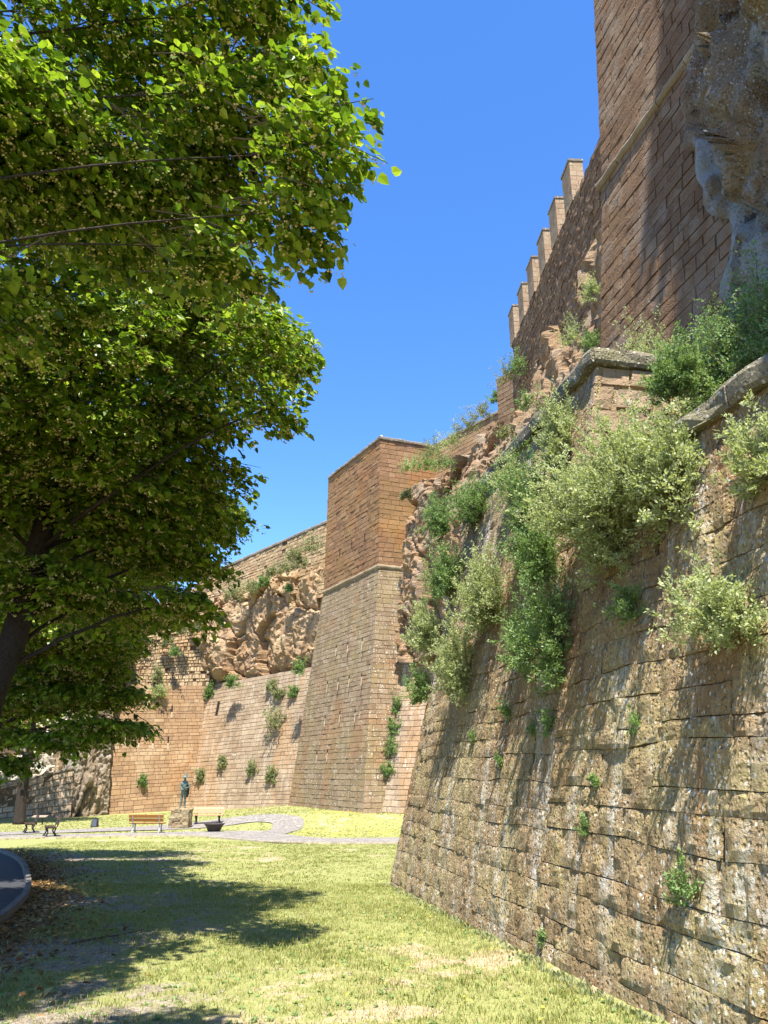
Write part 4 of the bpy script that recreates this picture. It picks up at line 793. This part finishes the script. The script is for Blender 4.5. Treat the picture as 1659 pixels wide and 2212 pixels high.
wb(1145, 1420, (.4, .35, .45), 'green', 221, 'shaded green bush between the pale clump and the drooping bush', 60, 50, .036, group=G_)
for i, (u, v, s, lab) in enumerate(((1100, 1545, .22, 'small green tuft on the wall below the pale clump'), (1192, 1580, .24, 'bright green tuft right below the drooping bush'), (1380, 1572, .13, 'tiny bright sprig in the sunlit middle of the wall'), (1492, 1935, .24, 'leafy bright green weed low on the wall near the right'), (1272, 1790, .16, 'narrow weed in the dark slot of the wall'), (1085, 1650, .15, 'little weed on the brown stones left of the slot'), (1178, 2030, .12, 'tiny weed near the foot of the wall'), (1290, 1690, .09, 'sprig on a sunny ledge above the slot'), (1025, 1600, .16, 'dark weed near the left edge of the wall'), (1160, 1580, .14, 'dim tuft left of the bright green tuft'))):
    wb(u, v, (s, s * .7, s), 'green', 240 + i, lab, 14, 21, .036 if s > .2 else .026, 1.0, name='weed', cat='weed', group='weeds in the near wall', stems=False, arch=.5)
# terrace bushes
bush('sunlit pale bush behind the wall end, against the dark tower', T3(SP_ - .75, 7.65, 1.35), (-.9, -.35, .2), (.8, .6, .95), M['salt'], 260, 150, 90, .034, group='terrace bushes')
bush('large dark blue-green shrub under the overhanging rock', np.array((4.95, 9.3, 6.4)), (-.9, -.4, .3), (1.5, .7, 1.35), M['green'], 261, 520, 100, .040, group='terrace bushes')
bush('dark shrub between the pale bush and the low coping', at(1480, 830, 9.2), (-.9, -.3, .3), (.5, .45, .5), M['green'], 262, 160, 100, .036, group='terrace bushes')
bush('dark shrub at the right picture edge above the coping', np.array((5.0, 7.9, 6.2)), (-.9, -.3, .3), (1.2, .6, 1.15), M['green'], 263, 400, 90, .040, group='terrace bushes')
# plants on the cliffs and far walls
def cb(u, v, Y, s, mat, seed, label, shoots=40, lv=34, leaf=.08, out=(-.5, -.85, .3), name='bush'): return bush(label, at(u, v, Y), out, s, M[mat], seed, shoots, lv, leaf, group='bushes on the cliffs and far walls', stems=False, name=name)
far = [(1285, 640, 16.5, (.35, .3, .55), 'salt', 'grey-green bush in the crevice left of the dark tower'), (1242, 738, 19, (.55, .5, .6), 'salt', 'rounded bush on the rock right below the crenellated wall'), (1285, 745, 16.5, (.3, .3, .4), 'green', 'small dim bush between rock and dark tower'),
       (1100, 820, 40.5, (.9, .8, 1.2), 'olive', 'olive bush on the wall stub at the cliff edge'), (1120, 800, 40, (.7, .7, 1.2), 'green', 'dim bush beside the olive bush at the cliff edge'), (1135, 880, 31, (.6, .5, .8), 'green', 'dark bush in a hollow of the red cliff'),
       (1072, 865, 46, (.6, .6, .6), 'green', 'bright green bush on the skyline at the cliff edge'), (1088, 945, 33, (.5, .5, .5), 'olive', 'tuft just above the far end of the coping'), (1045, 900, 46.5, (1.3, 1, 1.0), 'olive', 'dry bush on the slope below the skyline'),
       (1010, 930, 47.5, (1.4, 1, 1.0), 'olive', 'olive-grey bush on the slope left of the dry bush'), (975, 965, 48.5, (1.5, 1, 1.1), 'salt', 'grey-green bush on the slope nearer the tower'), (940, 980, 49.5, (1.4, 1, 1.0), 'olive', 'bush at the head of the slope beside the tower'),
       (890, 1015, 50, (1.0, .8, .8), 'salt', 'round bush against the lit side of the tower'), (925, 1010, 49, (1.2, .8, .8), 'green', 'green patch on the rock right of the round bush'), (880, 1075, 51, (.6, .5, .5), 'olive', 'small tuft on the tower side below the round bush'), (960, 1010, 48, (1.0, .8, .8), 'green', 'grassy patch on the pale rock'),
       (855, 1530, 49.5, (.7, .5, .8), 'green', 'upper trailing bush on the wall right of the tower foot'), (850, 1575, 49.5, (.6, .5, .7), 'green', 'middle trailing bush right of the tower foot'), (843, 1620, 49.3, (.8, .6, .9), 'green', 'larger trailing bush right of the tower foot'), (838, 1668, 49.2, (.5, .5, .6), 'green', 'lowest trailing bush right of the tower foot'),
       (675, 1185, 63.5, (1.4, 1.0, 1.6), 'olive', 'large grey-green bush on the skyline wall, touching the tower'), (640, 1205, 65, (1.0, .8, 1.0), 'olive', 'grey-green bush left of the large skyline bush'), (652, 1222, 65, (.9, .7, .9), 'olive', 'bush under the skyline bushes'), (615, 1232, 67, (.9, .7, .9), 'olive', 'tuft on the rubble below the skyline wall'), (545, 1275, 70, (1.6, .8, 1.0), 'olive', 'long bush on the cliff top'), (500, 1290, 72, (1.8, .8, 1.1), 'olive', 'bush on the cliff top beside the lime boughs'), (570, 1262, 69, (.8, .6, .8), 'green', 'green bush on the cliff top right of the long one'), (590, 1240, 68, (.7, .6, .7), 'olive', 'small bush above the cliff face'), (625, 1275, 66, (.4, .3, .5), 'green', 'tuft in a crack of the ochre cliff'),
       (345, 1465, 69.5, (.8, .7, .9), 'olive', 'upper round tuft at the foot of the rubble wall'), (347, 1500, 69, (1.3, .9, .9), 'salt', 'broad tuft on the top of the bastion'), (438, 1502, 71, (.5, .5, .7), 'green', 'dark tuft at the corner of bastion and curtain'), (455, 1498, 70.5, (.5, .5, .8), 'green', 'dark tuft right of the corner'), (505, 1478, 69, (.8, .6, .8), 'green', 'tuft under the overhang of the ochre cliff'), (365, 1390, 71, (.9, .6, .8), 'olive', 'dry bush high in the rubble wall'), (430, 1358, 72, (1.3, .6, .7), 'olive', 'bush on the upper right of the rubble wall'), (392, 1365, 71, (.8, .6, .8), 'olive', 'thin dry bush beside it on the rubble wall'), (380, 1412, 70.5, (.6, .5, .6), 'green', 'low tuft in the rubble wall'), (300, 1390, 71, (1.8, .8, 1.4), 'olive', 'grey bush on the broken edge of the rubble wall'), (340, 1330, 74, (1.6, .8, 1.4), 'olive', 'bush above the rubble wall behind lime leaves'),
       (600, 1565, 63.5, (1.5, 1.0, 1.6), 'olive', 'largest bush on the curtain wall left of the tower'), (650, 1450, 63, (.8, .6, 1.0), 'green', 'green bush at the top of the curtain wall by the tower'), (605, 1500, 64, (.9, .6, .8), 'olive', 'tuft above the largest curtain bush'), (590, 1485, 64.5, (.7, .5, .6), 'olive', 'tuft under the cliff on the curtain top'), (635, 1500, 63, (.6, .5, .7), 'green', 'tuft close to the tower on the curtain'),
       (435, 1680, 68, (.5, .4, .8), 'olive', 'tuft on the curtain just right of the statue'), (482, 1650, 67, (.5, .4, .6), 'olive', 'lone tuft in the curtain centre'), (545, 1668, 65, (.6, .4, .9), 'olive', 'long tuft low on the curtain'), (588, 1680, 64, (.7, .5, .9), 'olive', 'tuft below the largest curtain bush'), (309, 1690, 67.5, (.6, .4, .6), 'green', 'small plant on the bastion left of the statue')]
for i, (u, v, Y, s, mat, lab) in enumerate(far):
    if v > 1440 and u < 420 and v < 1800: p = isect(u, v, bwp, bwn)
    elif v > 1480 and u < 680: p = isect(u, v, cwp, cwn)
    elif 830 < u < 870 and v > 1400: p = isect(u, v, rwp, rwn)
    else: p = at(u, v, Y)
    dist = np.linalg.norm(p - CAM)
    bush(lab, p, (-.3, -.9, .3) if dist > 35 else (-.8, -.5, .3), s, M[mat], 300 + i, 40, 49, max(.04, dist * .0017), group='bushes on the cliffs and far walls', stems=False)

# ------------------------------------------------------------------ grass
R = np.random.RandomState(7)
def scatter(n, x0, x1, y0, y1, pw=1.0):
    y = y0 + (y1 - y0) * R.rand(n) ** pw; x = R.uniform(x0, x1, n); return x, y
def on_lawn(x, y):
    ok = (x > kerb_x(y) + .2) & (x < .02 + .19 * (17.9 - y) + (y > 18.2) * 60)
    fy = np.interp(x, [p[0] for p in fe], [p[1] for p in fe]); by = np.interp(x, [p[0] for p in bf], [p[1] for p in bf])
    poly = np.array(bo + bi[::-1]); ins = np.zeros(x.shape, bool)
    for (x1, y1), (x2, y2) in zip(poly, np.roll(poly, -1, 0)):
        if y1 != y2: ins ^= ((y1 > y) != (y2 > y)) & (x < (x2 - x1) * (y - y1) / (y2 - y1) + x1)
    return ok & ~((y > fy - .15) & (y < by + .1)) & ~ins
M['grass'] = leafy('grass_blade', [(.43, .36, .19), (.37, .335, .13), (.25, .265, .065), (.14, .19, .035)], .3, 1.1, rough=.7)
def grass(name, n, x0, x1, y0, y1, h, w, pw, label, yel=0.0, tuft=6):
    x, y = scatter(n, x0, x1, y0, y1, pw); ok = on_lawn(x, y)
    d, g, l, _ = ground_masks(x, y); keep = R.rand(n) < np.clip(1.1 - .5 * d - .65 * g - 1.2 * l, .03, 1); k = ok & keep
    x, y, d = x[k], y[k], d[k]; x = np.repeat(x, tuft) + R.normal(0, .035, len(x) * tuft); y = np.repeat(y, tuft) + R.normal(0, .035, len(y) * tuft); d = np.repeat(d, tuft)
    m_ = len(x); hh = h * R.uniform(.4, 1.3, m_) * (1 - .35 * d); a = R.uniform(0, 6.28, m_); ln = R.uniform(.1, .9, m_); z = zg(x, y) - .012
    b = np.stack((x, y, z), -1); sd = np.stack((np.cos(a), np.sin(a), a * 0), -1) * (w * R.uniform(.6, 1.4, m_))[:, None]
    q = R.uniform(0, 6.28, m_); tip = b + np.stack((np.cos(q) * ln * hh, np.sin(q) * ln * hh, hh), -1); mid = b + np.stack((np.cos(q) * ln * hh * .35, np.sin(q) * ln * hh * .35, hh * .6), -1)
    V = np.stack((b - sd, b + sd, mid + sd * .8, tip, mid - sd * .8), 1).reshape(-1, 3); i = np.arange(m_)[:, None] * 5
    tone = np.clip(.66 - .6 * d + R.normal(0, .26, m_) - yel, 0, 1)
    return mk(name, V, [i + np.array([(0, 1, 2, 4)]), i + np.array([(4, 2, 3)])], M['grass'], None, np.repeat(tone, 5), False, 'stuff')
prop(grass('grass', 36000, -7.5, 4.0, 4.5, 18, .055, .0038, 1.25, ''), 'short patchy lawn grass in the foreground', 'grass')
prop(grass('grass', 15000, -14, 3, 16, 36, .05, .009, 1.1, '', tuft=5), 'short lawn grass between the foreground and the path', 'grass')
prop(grass('grass', 9000, -26, 6, 38.5, 66, .055, .018, 1.0, '', .05, tuft=5), 'yellowish grass around the path below the walls', 'grass')
# weeds in the lawn
def clumps(name, n, x0, x1, y0, y1, s, label):
    x, y = scatter(n, x0, x1, y0, y1, 1.3); k = on_lawn(x, y); x, y = x[k], y[k]; m_ = 9
    x = np.repeat(x, m_); y = np.repeat(y, m_); a = R.uniform(0, 6.28, len(x)); P = np.stack((x, y, zg(x, y)), -1); ax = np.stack((np.cos(a), np.sin(a), R.uniform(.25, 1.0, len(x))), -1)
    V, F, T = leaf_quads(P, ax, np.array((0, 0, 1.)) + R.normal(0, .2, P.shape), s * R.uniform(.5, 1.4, len(x)), np.clip(R.normal(.55, .2, len(x)), 0, 1), False)
    return prop(mk(name, V, F, M['green'], None, T, False, 'stuff'), label, 'weeds')
clumps('lawn_weeds', 900, -4, 4, 4.5, 17, .042, 'green rosette weeds scattered through the dry lawn')
x, y = scatter(2400, -7, 6, 38, 52); k = on_lawn(x, y) & (y > 39) & (x > -5.2 + (y - 41) * .05) ; k &= ~((x < -4.3) & (y > 41)); x, y = x[k], y[k]
M['flower'] = plain('yellow_petal', (.78, .62, .06), .6, var=.15)
V, F, T = beads(np.stack((x, y, zg(x, y) + R.uniform(.03, .09, len(x))), -1), R.uniform(.012, .026, len(x)), R.rand(len(x)), R)
prop(mk('yellow_flowers', V, F, M['flower'], None, T, False, 'stuff'), 'carpet of small yellow flowers in front of the tall tower', 'flowers')
x, y = scatter(60, -1, 3.5, 5, 13); k = on_lawn(x, y); V, F, T = beads(np.stack((x, y, zg(x, y) + .05), -1)[k], R.uniform(.008, .016, k.sum()), R.rand(k.sum()), R)
prop(mk('yellow_flowers', V, F, M['flower'], None, T, False, 'stuff'), 'few yellow blooms dotted over the foreground lawn', 'flowers')
def foot(n, s):
    q = R.uniform(0, 13, n); x = N0[0] + ND[0] * q - np.abs(R.normal(0, .10, n)) - .03; y = N0[1] + ND[1] * q; m_ = 7
    x = np.repeat(x, m_) + R.normal(0, .03, n * m_); y = np.repeat(y, m_) + R.normal(0, .03, n * m_); P = np.stack((x, y, zg(x, y) - .01), -1); a = R.uniform(0, 6.28, n * m_)
    ax = np.stack((np.cos(a) * .5, np.sin(a) * .5, R.uniform(.6, 1.3, n * m_)), -1)
    V, F, T = leaf_quads(P, ax, R.normal(0, 1, P.shape), s * R.uniform(.4, 1.4, n * m_), np.clip(R.normal(.5, .25, n * m_), 0, 1), False)
    return prop(mk('wall_foot_weeds', V, F, M['olive'], None, T, False, 'stuff'), 'uneven fringe of weeds along the foot of the near wall', 'weeds')
foot(300, .055)
# dry leaves by the kerb
M['litter'] = leafy('dry_leaf', [(.10, .045, .018), (.20, .10, .035), (.34, .20, .07), (.42, .32, .12)], .15, 1.0, rough=.8)
y = R.uniform(6, 30, 5200) ; x = kerb_x(y) + .16 + np.abs(R.normal(0, .75, 5200)); P = np.stack((x, y, zg(x, y) + R.uniform(.004, .03, 5200)), -1)
V, F, T = leaf_quads(P, R.normal(0, 1, P.shape) * np.array((1, 1, .25)), np.array((0, 0, 1.)) + R.normal(0, .35, P.shape), R.uniform(.035, .08, 5200), R.rand(5200))
prop(mk('leaf_litter', V, F, M['litter'], None, T, False, 'stuff'), 'brown dry leaves drifted along the road kerb', 'dry leaves')
# gravel grains on the trodden ground
x, y = scatter(16000, -6.5, 0.5, 5, 22, 1.2); d, g, l, _ = ground_masks(x, y); k = (R.rand(len(x)) < g * .8 + .05) & (x > kerb_x(y) + .2); x, y = x[k], y[k]
M['grain'] = stone('gravel', [(.14, .125, .105), (.25, .225, .19), (.40, .365, .31)], bump=.3)
V, F, T = beads(np.stack((x, y, zg(x, y) + .004), -1), R.uniform(.006, .018, len(x)), R.rand(len(x)), R)
prop(mk('gravel', V, F, M['grain'], None, T, False, 'stuff'), 'grey gravel on the trodden ground under the lime trees', 'gravel')

# ------------------------------------------------------------------ park furniture
M['wood_o'] = wood('orange_bench_wood', (.34, .145, .045)); M['wood_s'] = wood('faded_salmon_bench_wood', (.58, .28, .18)); M['wood_d'] = wood('dark_bench_wood', (.05, .032, .022))
M['steel'] = plain('pale_bench_metal', (.42, .43, .44), .45, .6); M['iron'] = plain('black_iron', (.03, .03, .032), .5, .3)
def bench(label, x, y, rz, wm, lm, L=1.75, sh=.45, cross=False):
    z = float(zg(x, y)) + .03; e = empty('park_bench', (x, y, z), label, 'bench', 'park benches', rz)
    for i, yy in enumerate((-.20, -.045, .11)): MB().box((0, yy, sh), (L, .135, .04), tone=.3 + .2 * i).build('seat_slat', wm, e)
    for i, (yy, zz) in enumerate(((.245, sh + .16), (.305, sh + .34))): MB().box((0, yy, zz), (L, .035, .15), tone=.3 + .25 * i, rx=-.3).build('back_slat', wm, e)
    for s in (-1, 1):
        xx = s * (L / 2 - .2); mb = MB()
        mb.tube([(xx, -.24, sh - .02), (xx, .16, sh - .035), (xx, .225, sh + .04), (xx, .335, sh + .42)], .022, 8)
        mb.build('back_support', lm, e)
        mb = MB(); mb.tube([(xx, -.22, sh - .03), (xx, -.16, sh * .5), (xx, -.26, .012)], (.04, .03, .04), 8); lg = mb.build('leg', lm, e); MB().box((xx, -.26, .012), (.07, .12, .024)).build('foot_plate', lm, lg)
        mb = MB(); mb.tube([(xx, .17, sh - .03), (xx, .12, sh * .5), (xx, .26, .012)], (.04, .03, .04), 8); lg = mb.build('leg', lm, e); MB().box((xx, .26, .012), (.07, .12, .024)).build('foot_plate', lm, lg)
    return e
def gp(u, v):
    """where the sight line meets the ground"""
    r = ray(u, v); k = np.linspace(3, 90, 6000); P = CAM + r * (k / r[1])[:, None]; i = int(np.argmax(P[:, 2] < zg(P[:, 0], P[:, 1]))); return P[i]
p = gp(314, 1801); bench('orange-brown wooden bench seen from behind, left of the statue rock', p[0], p[1] + .2, math.pi - .03, M['wood_o'], M['steel'], 1.75)
p = gp(448, 1780); bench('faded salmon-coloured bench facing the camera, right of the statue rock', p[0], p[1], .03, M['wood_s'], M['iron'], 1.7)
p = gp(108, 1809); bench('dark wooden bench seen from the side, nearest of the left pair', p[0], p[1], -math.pi / 2 + .45, M['wood_d'], M['iron'], 1.6)
p = gp(63, 1800); bench('dark wooden bench seen from the side, nearer the leaning tree trunk', p[0], p[1], -math.pi / 2 + .45, M['wood_d'], M['iron'], 1.6)
# reading board by the tree
p = gp(84, 1782); e = empty('reading_board', (p[0], p[1], p[2] - .02), 'small pale slanted board on a post beside the leaning trunk', 'board')
M['board'] = plain('pale_board', (.26, .20, .15), .7)
MB().box((0, 0, .55), (.95, .45, .04), rx=.2).build('panel', M['board'], e); MB().box((-.2, .03, .27), (.07, .07, .54)).build('post', M['iron'], e); MB().box((.2, .03, .27), (.07, .07, .54)).build('post', M['iron'], e)
# floodlight
p = gp(204, 1787); e = empty('ground_floodlight', p, 'small dark floodlight housing standing on the path edge left of the orange bench', 'floodlight')
MB().hexa([(-.2, -.15, 0), (.2, -.15, 0), (.2, .15, 0), (-.2, .15, 0)], [(-.13, -.02, .5), (.13, -.02, .5), (.13, .13, .5), (-.13, .13, .5)]); hz_ = MB().hexa([(-.2, -.15, 0), (.2, -.15, 0), (.2, .15, 0), (-.2, .15, 0)], [(-.13, -.02, .5), (.13, -.02, .5), (.13, .13, .5), (-.13, .13, .5)]).build('housing', M['iron'], e)
M['lens'] = plain('grey_glass', (.07, .08, .09), .3, var=.1); MB().hexa([(-.14, -.150, .06), (.14, -.150, .06), (.14, -.14, .06), (-.14, -.14, .06)], [(-.10, -.062, .42), (.10, -.062, .42), (.10, -.03, .42), (-.10, -.03, .42)]).build('glass', M['lens'], hz_)
MB().tube([(-.2, .02, .02), (-.2, .02, .34), (.2, .02, .34), (.2, .02, .02)], .015, 6).build('bracket', M['iron'], e)
# fire bowl planter
p = gp(462, 1797); e = empty('planter_bowl', p, 'wide dark iron bowl on the grass strip in front of the statue rock', 'bowl')
M['bowl'] = plain('rusty_dark_iron', (.055, .045, .038), .6, .2); MB().lathe([(.001, 0), (.28, 0), (.31, .03), (.41, .24), (.50, .36), (.55, .385), (.55, .405), (.48, .395), (.40, .31), (.30, .26), (.001, .26)], n=40).build('bowl', M['bowl'], e, True)
MB().lathe([(.001, .34), (.16, .335), (.34, .32), (.41, .315)], n=30).build('ash', plain('ash_soil', (.22, .20, .18), .95), e, True)
# rock under the statue
p = gp(384, 1791); RX, RY = p[0], p[1] + .55; RZ = float(zg(RX, RY))
bm = bmesh.new(); bmesh.ops.create_cube(bm, size=1); bmesh.ops.subdivide_edges(bm, edges=bm.edges[:], cuts=14, use_grid_fill=True); V = np.array([q.co for q in bm.verts]); F = np.array([[q.index for q in f.verts] for f in bm.faces]); bm.free()
V = V * (1 - .10 * (np.abs(V[:, :1] * V[:, 1:2]) * 4)); c1, c2, rv = cell(V * 2.6, 3); V = V * np.array((1.14, 1.0, 1.04)); V = V + unit(V) * ((fbm(V * 2.8, 4) - .5) * .30 - np.exp(-((c2 - c1) / .08) ** 2) * .04)[:, None]
V[:, 0] += .07 * V[:, 2]; V[:, 2] += .5
M['plinth'] = stone('plinth_rock', [(.17, .125, .075), (.30, .23, .14), (.40, .33, .22)], patch=(.7, (.24, .13, .06), 2.0), lichen=(.4, (.33, .30, .17), 3), bump=1.0, bdist=.05)
o = mk('statue_rock', V, F, M['plinth'], None, np.clip(.3 + .4 * rv, 0, 1)); o.location = (RX, RY, RZ); prop(o, 'rough square brown rock carrying the bronze statue', 'rock')
# statue
M['bronze'] = NT('green_bronze'); m = M['bronze']; n = m.noise(5, 4, .6); m.col(m.ramp(n, [(.3, (.055, .075, .065)), (.55, (.13, .18, .155)), (.8, (.26, .31, .27))])); m.b.inputs['Metallic'].default_value = .25; m.b.inputs['Roughness'].default_value = .55; M['bronze'] = m.m
M['bronze_d'] = plain('dark_bronze', (.035, .038, .034), .5, .3)
def skin(name, pts, edges, rad, mat, parent, sub=2):
    me = bpy.data.meshes.new(name); me.from_pydata([tuple(q) for q in pts], edges, []); o = bpy.data.objects.new(name, me); COL.objects.link(o); o.parent = parent; me.materials.append(mat)
    s = o.modifiers.new('skin', 'SKIN'); s.use_smooth_shade = True
    if not me.skin_vertices: 
        bpy.context.view_layer.objects.active = o
    L = me.skin_vertices[0].data if me.skin_vertices else None
    for i, r in enumerate(rad): L[i].radius = (r, r) if not isinstance(r, tuple) else r
    L[0].use_root = True
    q = o.modifiers.new('sub', 'SUBSURF'); q.levels = sub; q.render_levels = sub
    return o
top = RZ + 1.0
st = empty('bronze_statue', (RX + .05, RY, top), 'green bronze statue of a thin standing figure in a pointed hat, on the rough rock', 'statue', rz=.25)
B = [(0, 0, .86), (0, .0, 1.02), (0, .01, 1.2), (0, 0, 1.36), (0, -.02, 1.44), (0, -.05, 1.55), (0, -.07, 1.63),        # 0-6 pelvis..head
     (.08, 0, .80), (.085, -.02, .45), (.10, .02, .09), (.12, -.12, .035),                                                # 7-10 right leg of the picture
     (-.08, 0, .80), (-.10, -.01, .45), (-.14, .03, .09), (-.17, -.10, .035),                                              # 11-14
     (.17, 0, 1.34), (.27, .02, 1.12), (.12, -.17, 1.08), (.05, -.20, 1.08),                                               # 15-18 bent arm
     (-.17, 0, 1.34), (-.22, -.03, 1.10), (-.10, -.17, .98), (-.04, -.20, .97)]                                            # 19-22
Ed = [(0, 1), (1, 2), (2, 3), (3, 4), (4, 5), (5, 6), (0, 7), (7, 8), (8, 9), (9, 10), (0, 11), (11, 12), (12, 13), (13, 14), (3, 15), (15, 16), (16, 17), (17, 18), (3, 19), (19, 20), (20, 21), (21, 22)]
Rd = [.115, .11, .135, .12, .05, .075, .07, .085, .06, .042, .04, .085, .06, .042, .04, .06, .05, .038, .03, .06, .05, .038, .03]
skin('body', B, Ed, Rd, M['bronze'], st)
MB().lathe([(.001, .24), (.02, .22), (.055, .12), (.09, .04), (.11, .015), (.19, -.005), (.20, -.02), (.10, -.02), (.001, .0)], (0, -.05, 1.64), 20).build('hat', M['bronze'], st, True)
MB().lathe([(.12, 1.22), (.135, 1.05), (.15, .93), (.185, .76), (.17, .755), (.13, .92)], (0, 0, 0), 20).build('jacket_skirt', M['bronze'], st, True)
mb = MB(); mb.tube([(.16, .08, 1.28), (.2, .09, 1.0), (.2, .08, .75), (.17, .07, .58)], (.05, .08, .08, .05), 10); mb.build('hanging_cloak', M['bronze_d'], st, True)
mb = MB(); mb.tube([(-.16, -.17, 1.22), (.0, -.24, 1.05), (.12, -.22, .86)], (.02, .025, .03), 8); mb.build('flute', M['bronze_d'], st, True)
for sx_ in (-1, 1):
    px = (.05, -.20, 1.08) if sx_ > 0 else (-.04, -.20, .97)
    for f in range(4): MB().tube([np.array(px) + (0, 0, .03 - .02 * f), np.array(px) + (-sx_ * .04, -.04, .03 - .02 * f), np.array(px) + (-sx_ * .07, -.02, .025 - .02 * f)], (.01, .009, .007), 6).build('finger', M['bronze'], st, True)
    MB().tube([np.array(px) + (sx_ * .01, 0, .035), np.array(px) + (-sx_ * .02, -.04, .06)], (.011, .008), 6).build('thumb', M['bronze'], st, True)
MB().tube([(0, -.115, 1.60), (0, -.155, 1.575), (0, -.13, 1.56)], (.012, .018, .01), 6).build('nose', M['bronze'], st, True)

# ------------------------------------------------------------------ two people looking over the tower parapet
def person(label, p, shirt, hair, hat=None):
    e = empty('person', p, label, 'person', 'people on the tower', rz=.3)
    sk = plain('skin', (.48, .29, .20), .6)
    B = [(0, 0, .9), (0, 0, 1.1), (0, 0, 1.3), (0, 0, 1.42), (0, 0, 1.5), (0, -.02, 1.6), (0, -.02, 1.68), (.09, 0, .82), (.1, 0, .45), (.1, 0, .06), (.1, -.12, .04), (-.09, 0, .82), (-.1, 0, .45), (-.1, 0, .06), (-.1, -.12, .04), (.18, 0, 1.38), (.24, .02, 1.12), (.2, -.2, 1.05), (-.18, 0, 1.38), (-.24, .02, 1.12), (-.2, -.2, 1.05)]
    Ed = [(0, 1), (1, 2), (2, 3), (3, 4), (4, 5), (5, 6), (0, 7), (7, 8), (8, 9), (9, 10), (0, 11), (11, 12), (12, 13), (13, 14), (3, 15), (15, 16), (16, 17), (3, 18), (18, 19), (19, 20)]
    skin('body', B, Ed, [.13, .13, .15, .12, .055, .085, .08, .1, .07, .05, .04, .1, .07, .05, .04, .07, .055, .04, .07, .055, .04], sk, e)
    MB().lathe([(.001, 1.45), (.1, 1.44), (.2, 1.38), (.2, 1.2), (.17, .95), (.18, .85)], n=16).build('shirt', shirt, e, True)
    MB().lathe([(.001, .135), (.06, .125), (.1, .07), (.112, 0), (.10, -.06)], (0, .015, 1.66), 16).build('hair', hair, e, True)
    if hat: MB().lathe([(.001, .12), (.07, .11), (.11, .04), (.12, 0), (.17, -.01)], (0, 0, 1.72), 18).build('hat', hat, e, True)
    MB().tube([(0, -.105, 1.64), (0, -.13, 1.61)], (.012, .016), 6).build('nose', sk, e, True)
dlr = unit(B2 - A2); inr = RD
MB().hexa([V3(A2 + dlr * .1 + inr * .1, 24.0), V3(A2 + dlr * 9 + inr * .1, 24.0), V3(A2 + dlr * 9 + inr * 8, 24.0), V3(A2 + dlr * .1 + inr * 8, 24.0)][::-1], [V3(A2 + dlr * .1 + inr * .1, 24.06), V3(A2 + dlr * 9 + inr * .1, 24.06), V3(A2 + dlr * 9 + inr * 8, 24.06), V3(A2 + dlr * .1 + inr * 8, 24.06)][::-1])
q1 = A2 + dlr * 1.3 + inr * .75; q2 = A2 + dlr * 2.6 + inr * .75
person('person in a white cap peeping over the parapet near the tower corner', V3(q1, ZT - .001 - .85), plain('white_shirt', (.7, .7, .7), .8), plain('dark_hair', (.03, .02, .015), .8), plain('white_cap', (.75, .72, .68), .8))
person('dark-haired person peeping over the parapet, farther from the tower corner', V3(q2, ZT - .001 - .9), plain('pink_shirt', (.6, .35, .3), .8), plain('black_hair', (.025, .018, .014), .8))

# ------------------------------------------------------------------ pigeon, stick, pebble
pz = nw(se(ZH) + 3.0, ZH + .27) + NI * .15
r = ray(1090, 940); sP = None
for s in np.linspace(1, 8, 400):
    q = nw(s, ZH + .29) + NI * .1; u, v, f = proj(q)
    if u > 1090: sP = q; break
pz = sP if sP is not None else pz
e = empty('pigeon', pz, 'grey-mauve pigeon sitting on the long coping of the near wall', 'bird', rz=.6)
M['mauve'] = plain('pigeon_plumage', (.23, .18, .22), .7); M['slate'] = plain('pigeon_slate', (.10, .11, .13), .6)
skin('body', [(0, 0, .11), (0, -.07, .12), (0, -.12, .17), (0, -.135, .215), (0, .08, .10), (0, .17, .085)], [(0, 1), (1, 2), (2, 3), (0, 4), (4, 5)], [.062, .055, .032, .026, .045, .014], M['mauve'], e)
for s in (-1, 1):
    MB().tube([(s * .045, -.06, .13), (s * .065, .03, .12), (s * .03, .15, .10)], (.02, .035, .008), 8).build('wing', M['slate'], e, True)
    MB().tube([(s * .02, 0, .07), (s * .02, -.01, .0)], (.006, .004), 5).build('leg', plain('pigeon_leg', (.35, .12, .09), .6), e)
MB().tube([(0, -.155, .215), (0, -.185, .205)], (.008, .002), 6).build('beak', M['slate'], e); MB().tube([(0, .13, .09), (0, .24, .07)], (.03, .02), 6).build('tail', M['slate'], e)
a, b = gp(155, 2042), gp(310, 2012); mb = MB(); t = np.linspace(0, 1, 9)[:, None]; L = a * (1 - t) + b * t; L[:, 2] = zg(L[:, 0], L[:, 1]) + .02; L[:, 1] += np.sin(t[:, 0] * 7) * .04; mb.tube(L, np.linspace(.014, .006, 9), 6)
prop(mb.build('fallen_stick', M['twig'], None, True), 'thin dark fallen stick on the shaded ground near the kerb', 'stick')
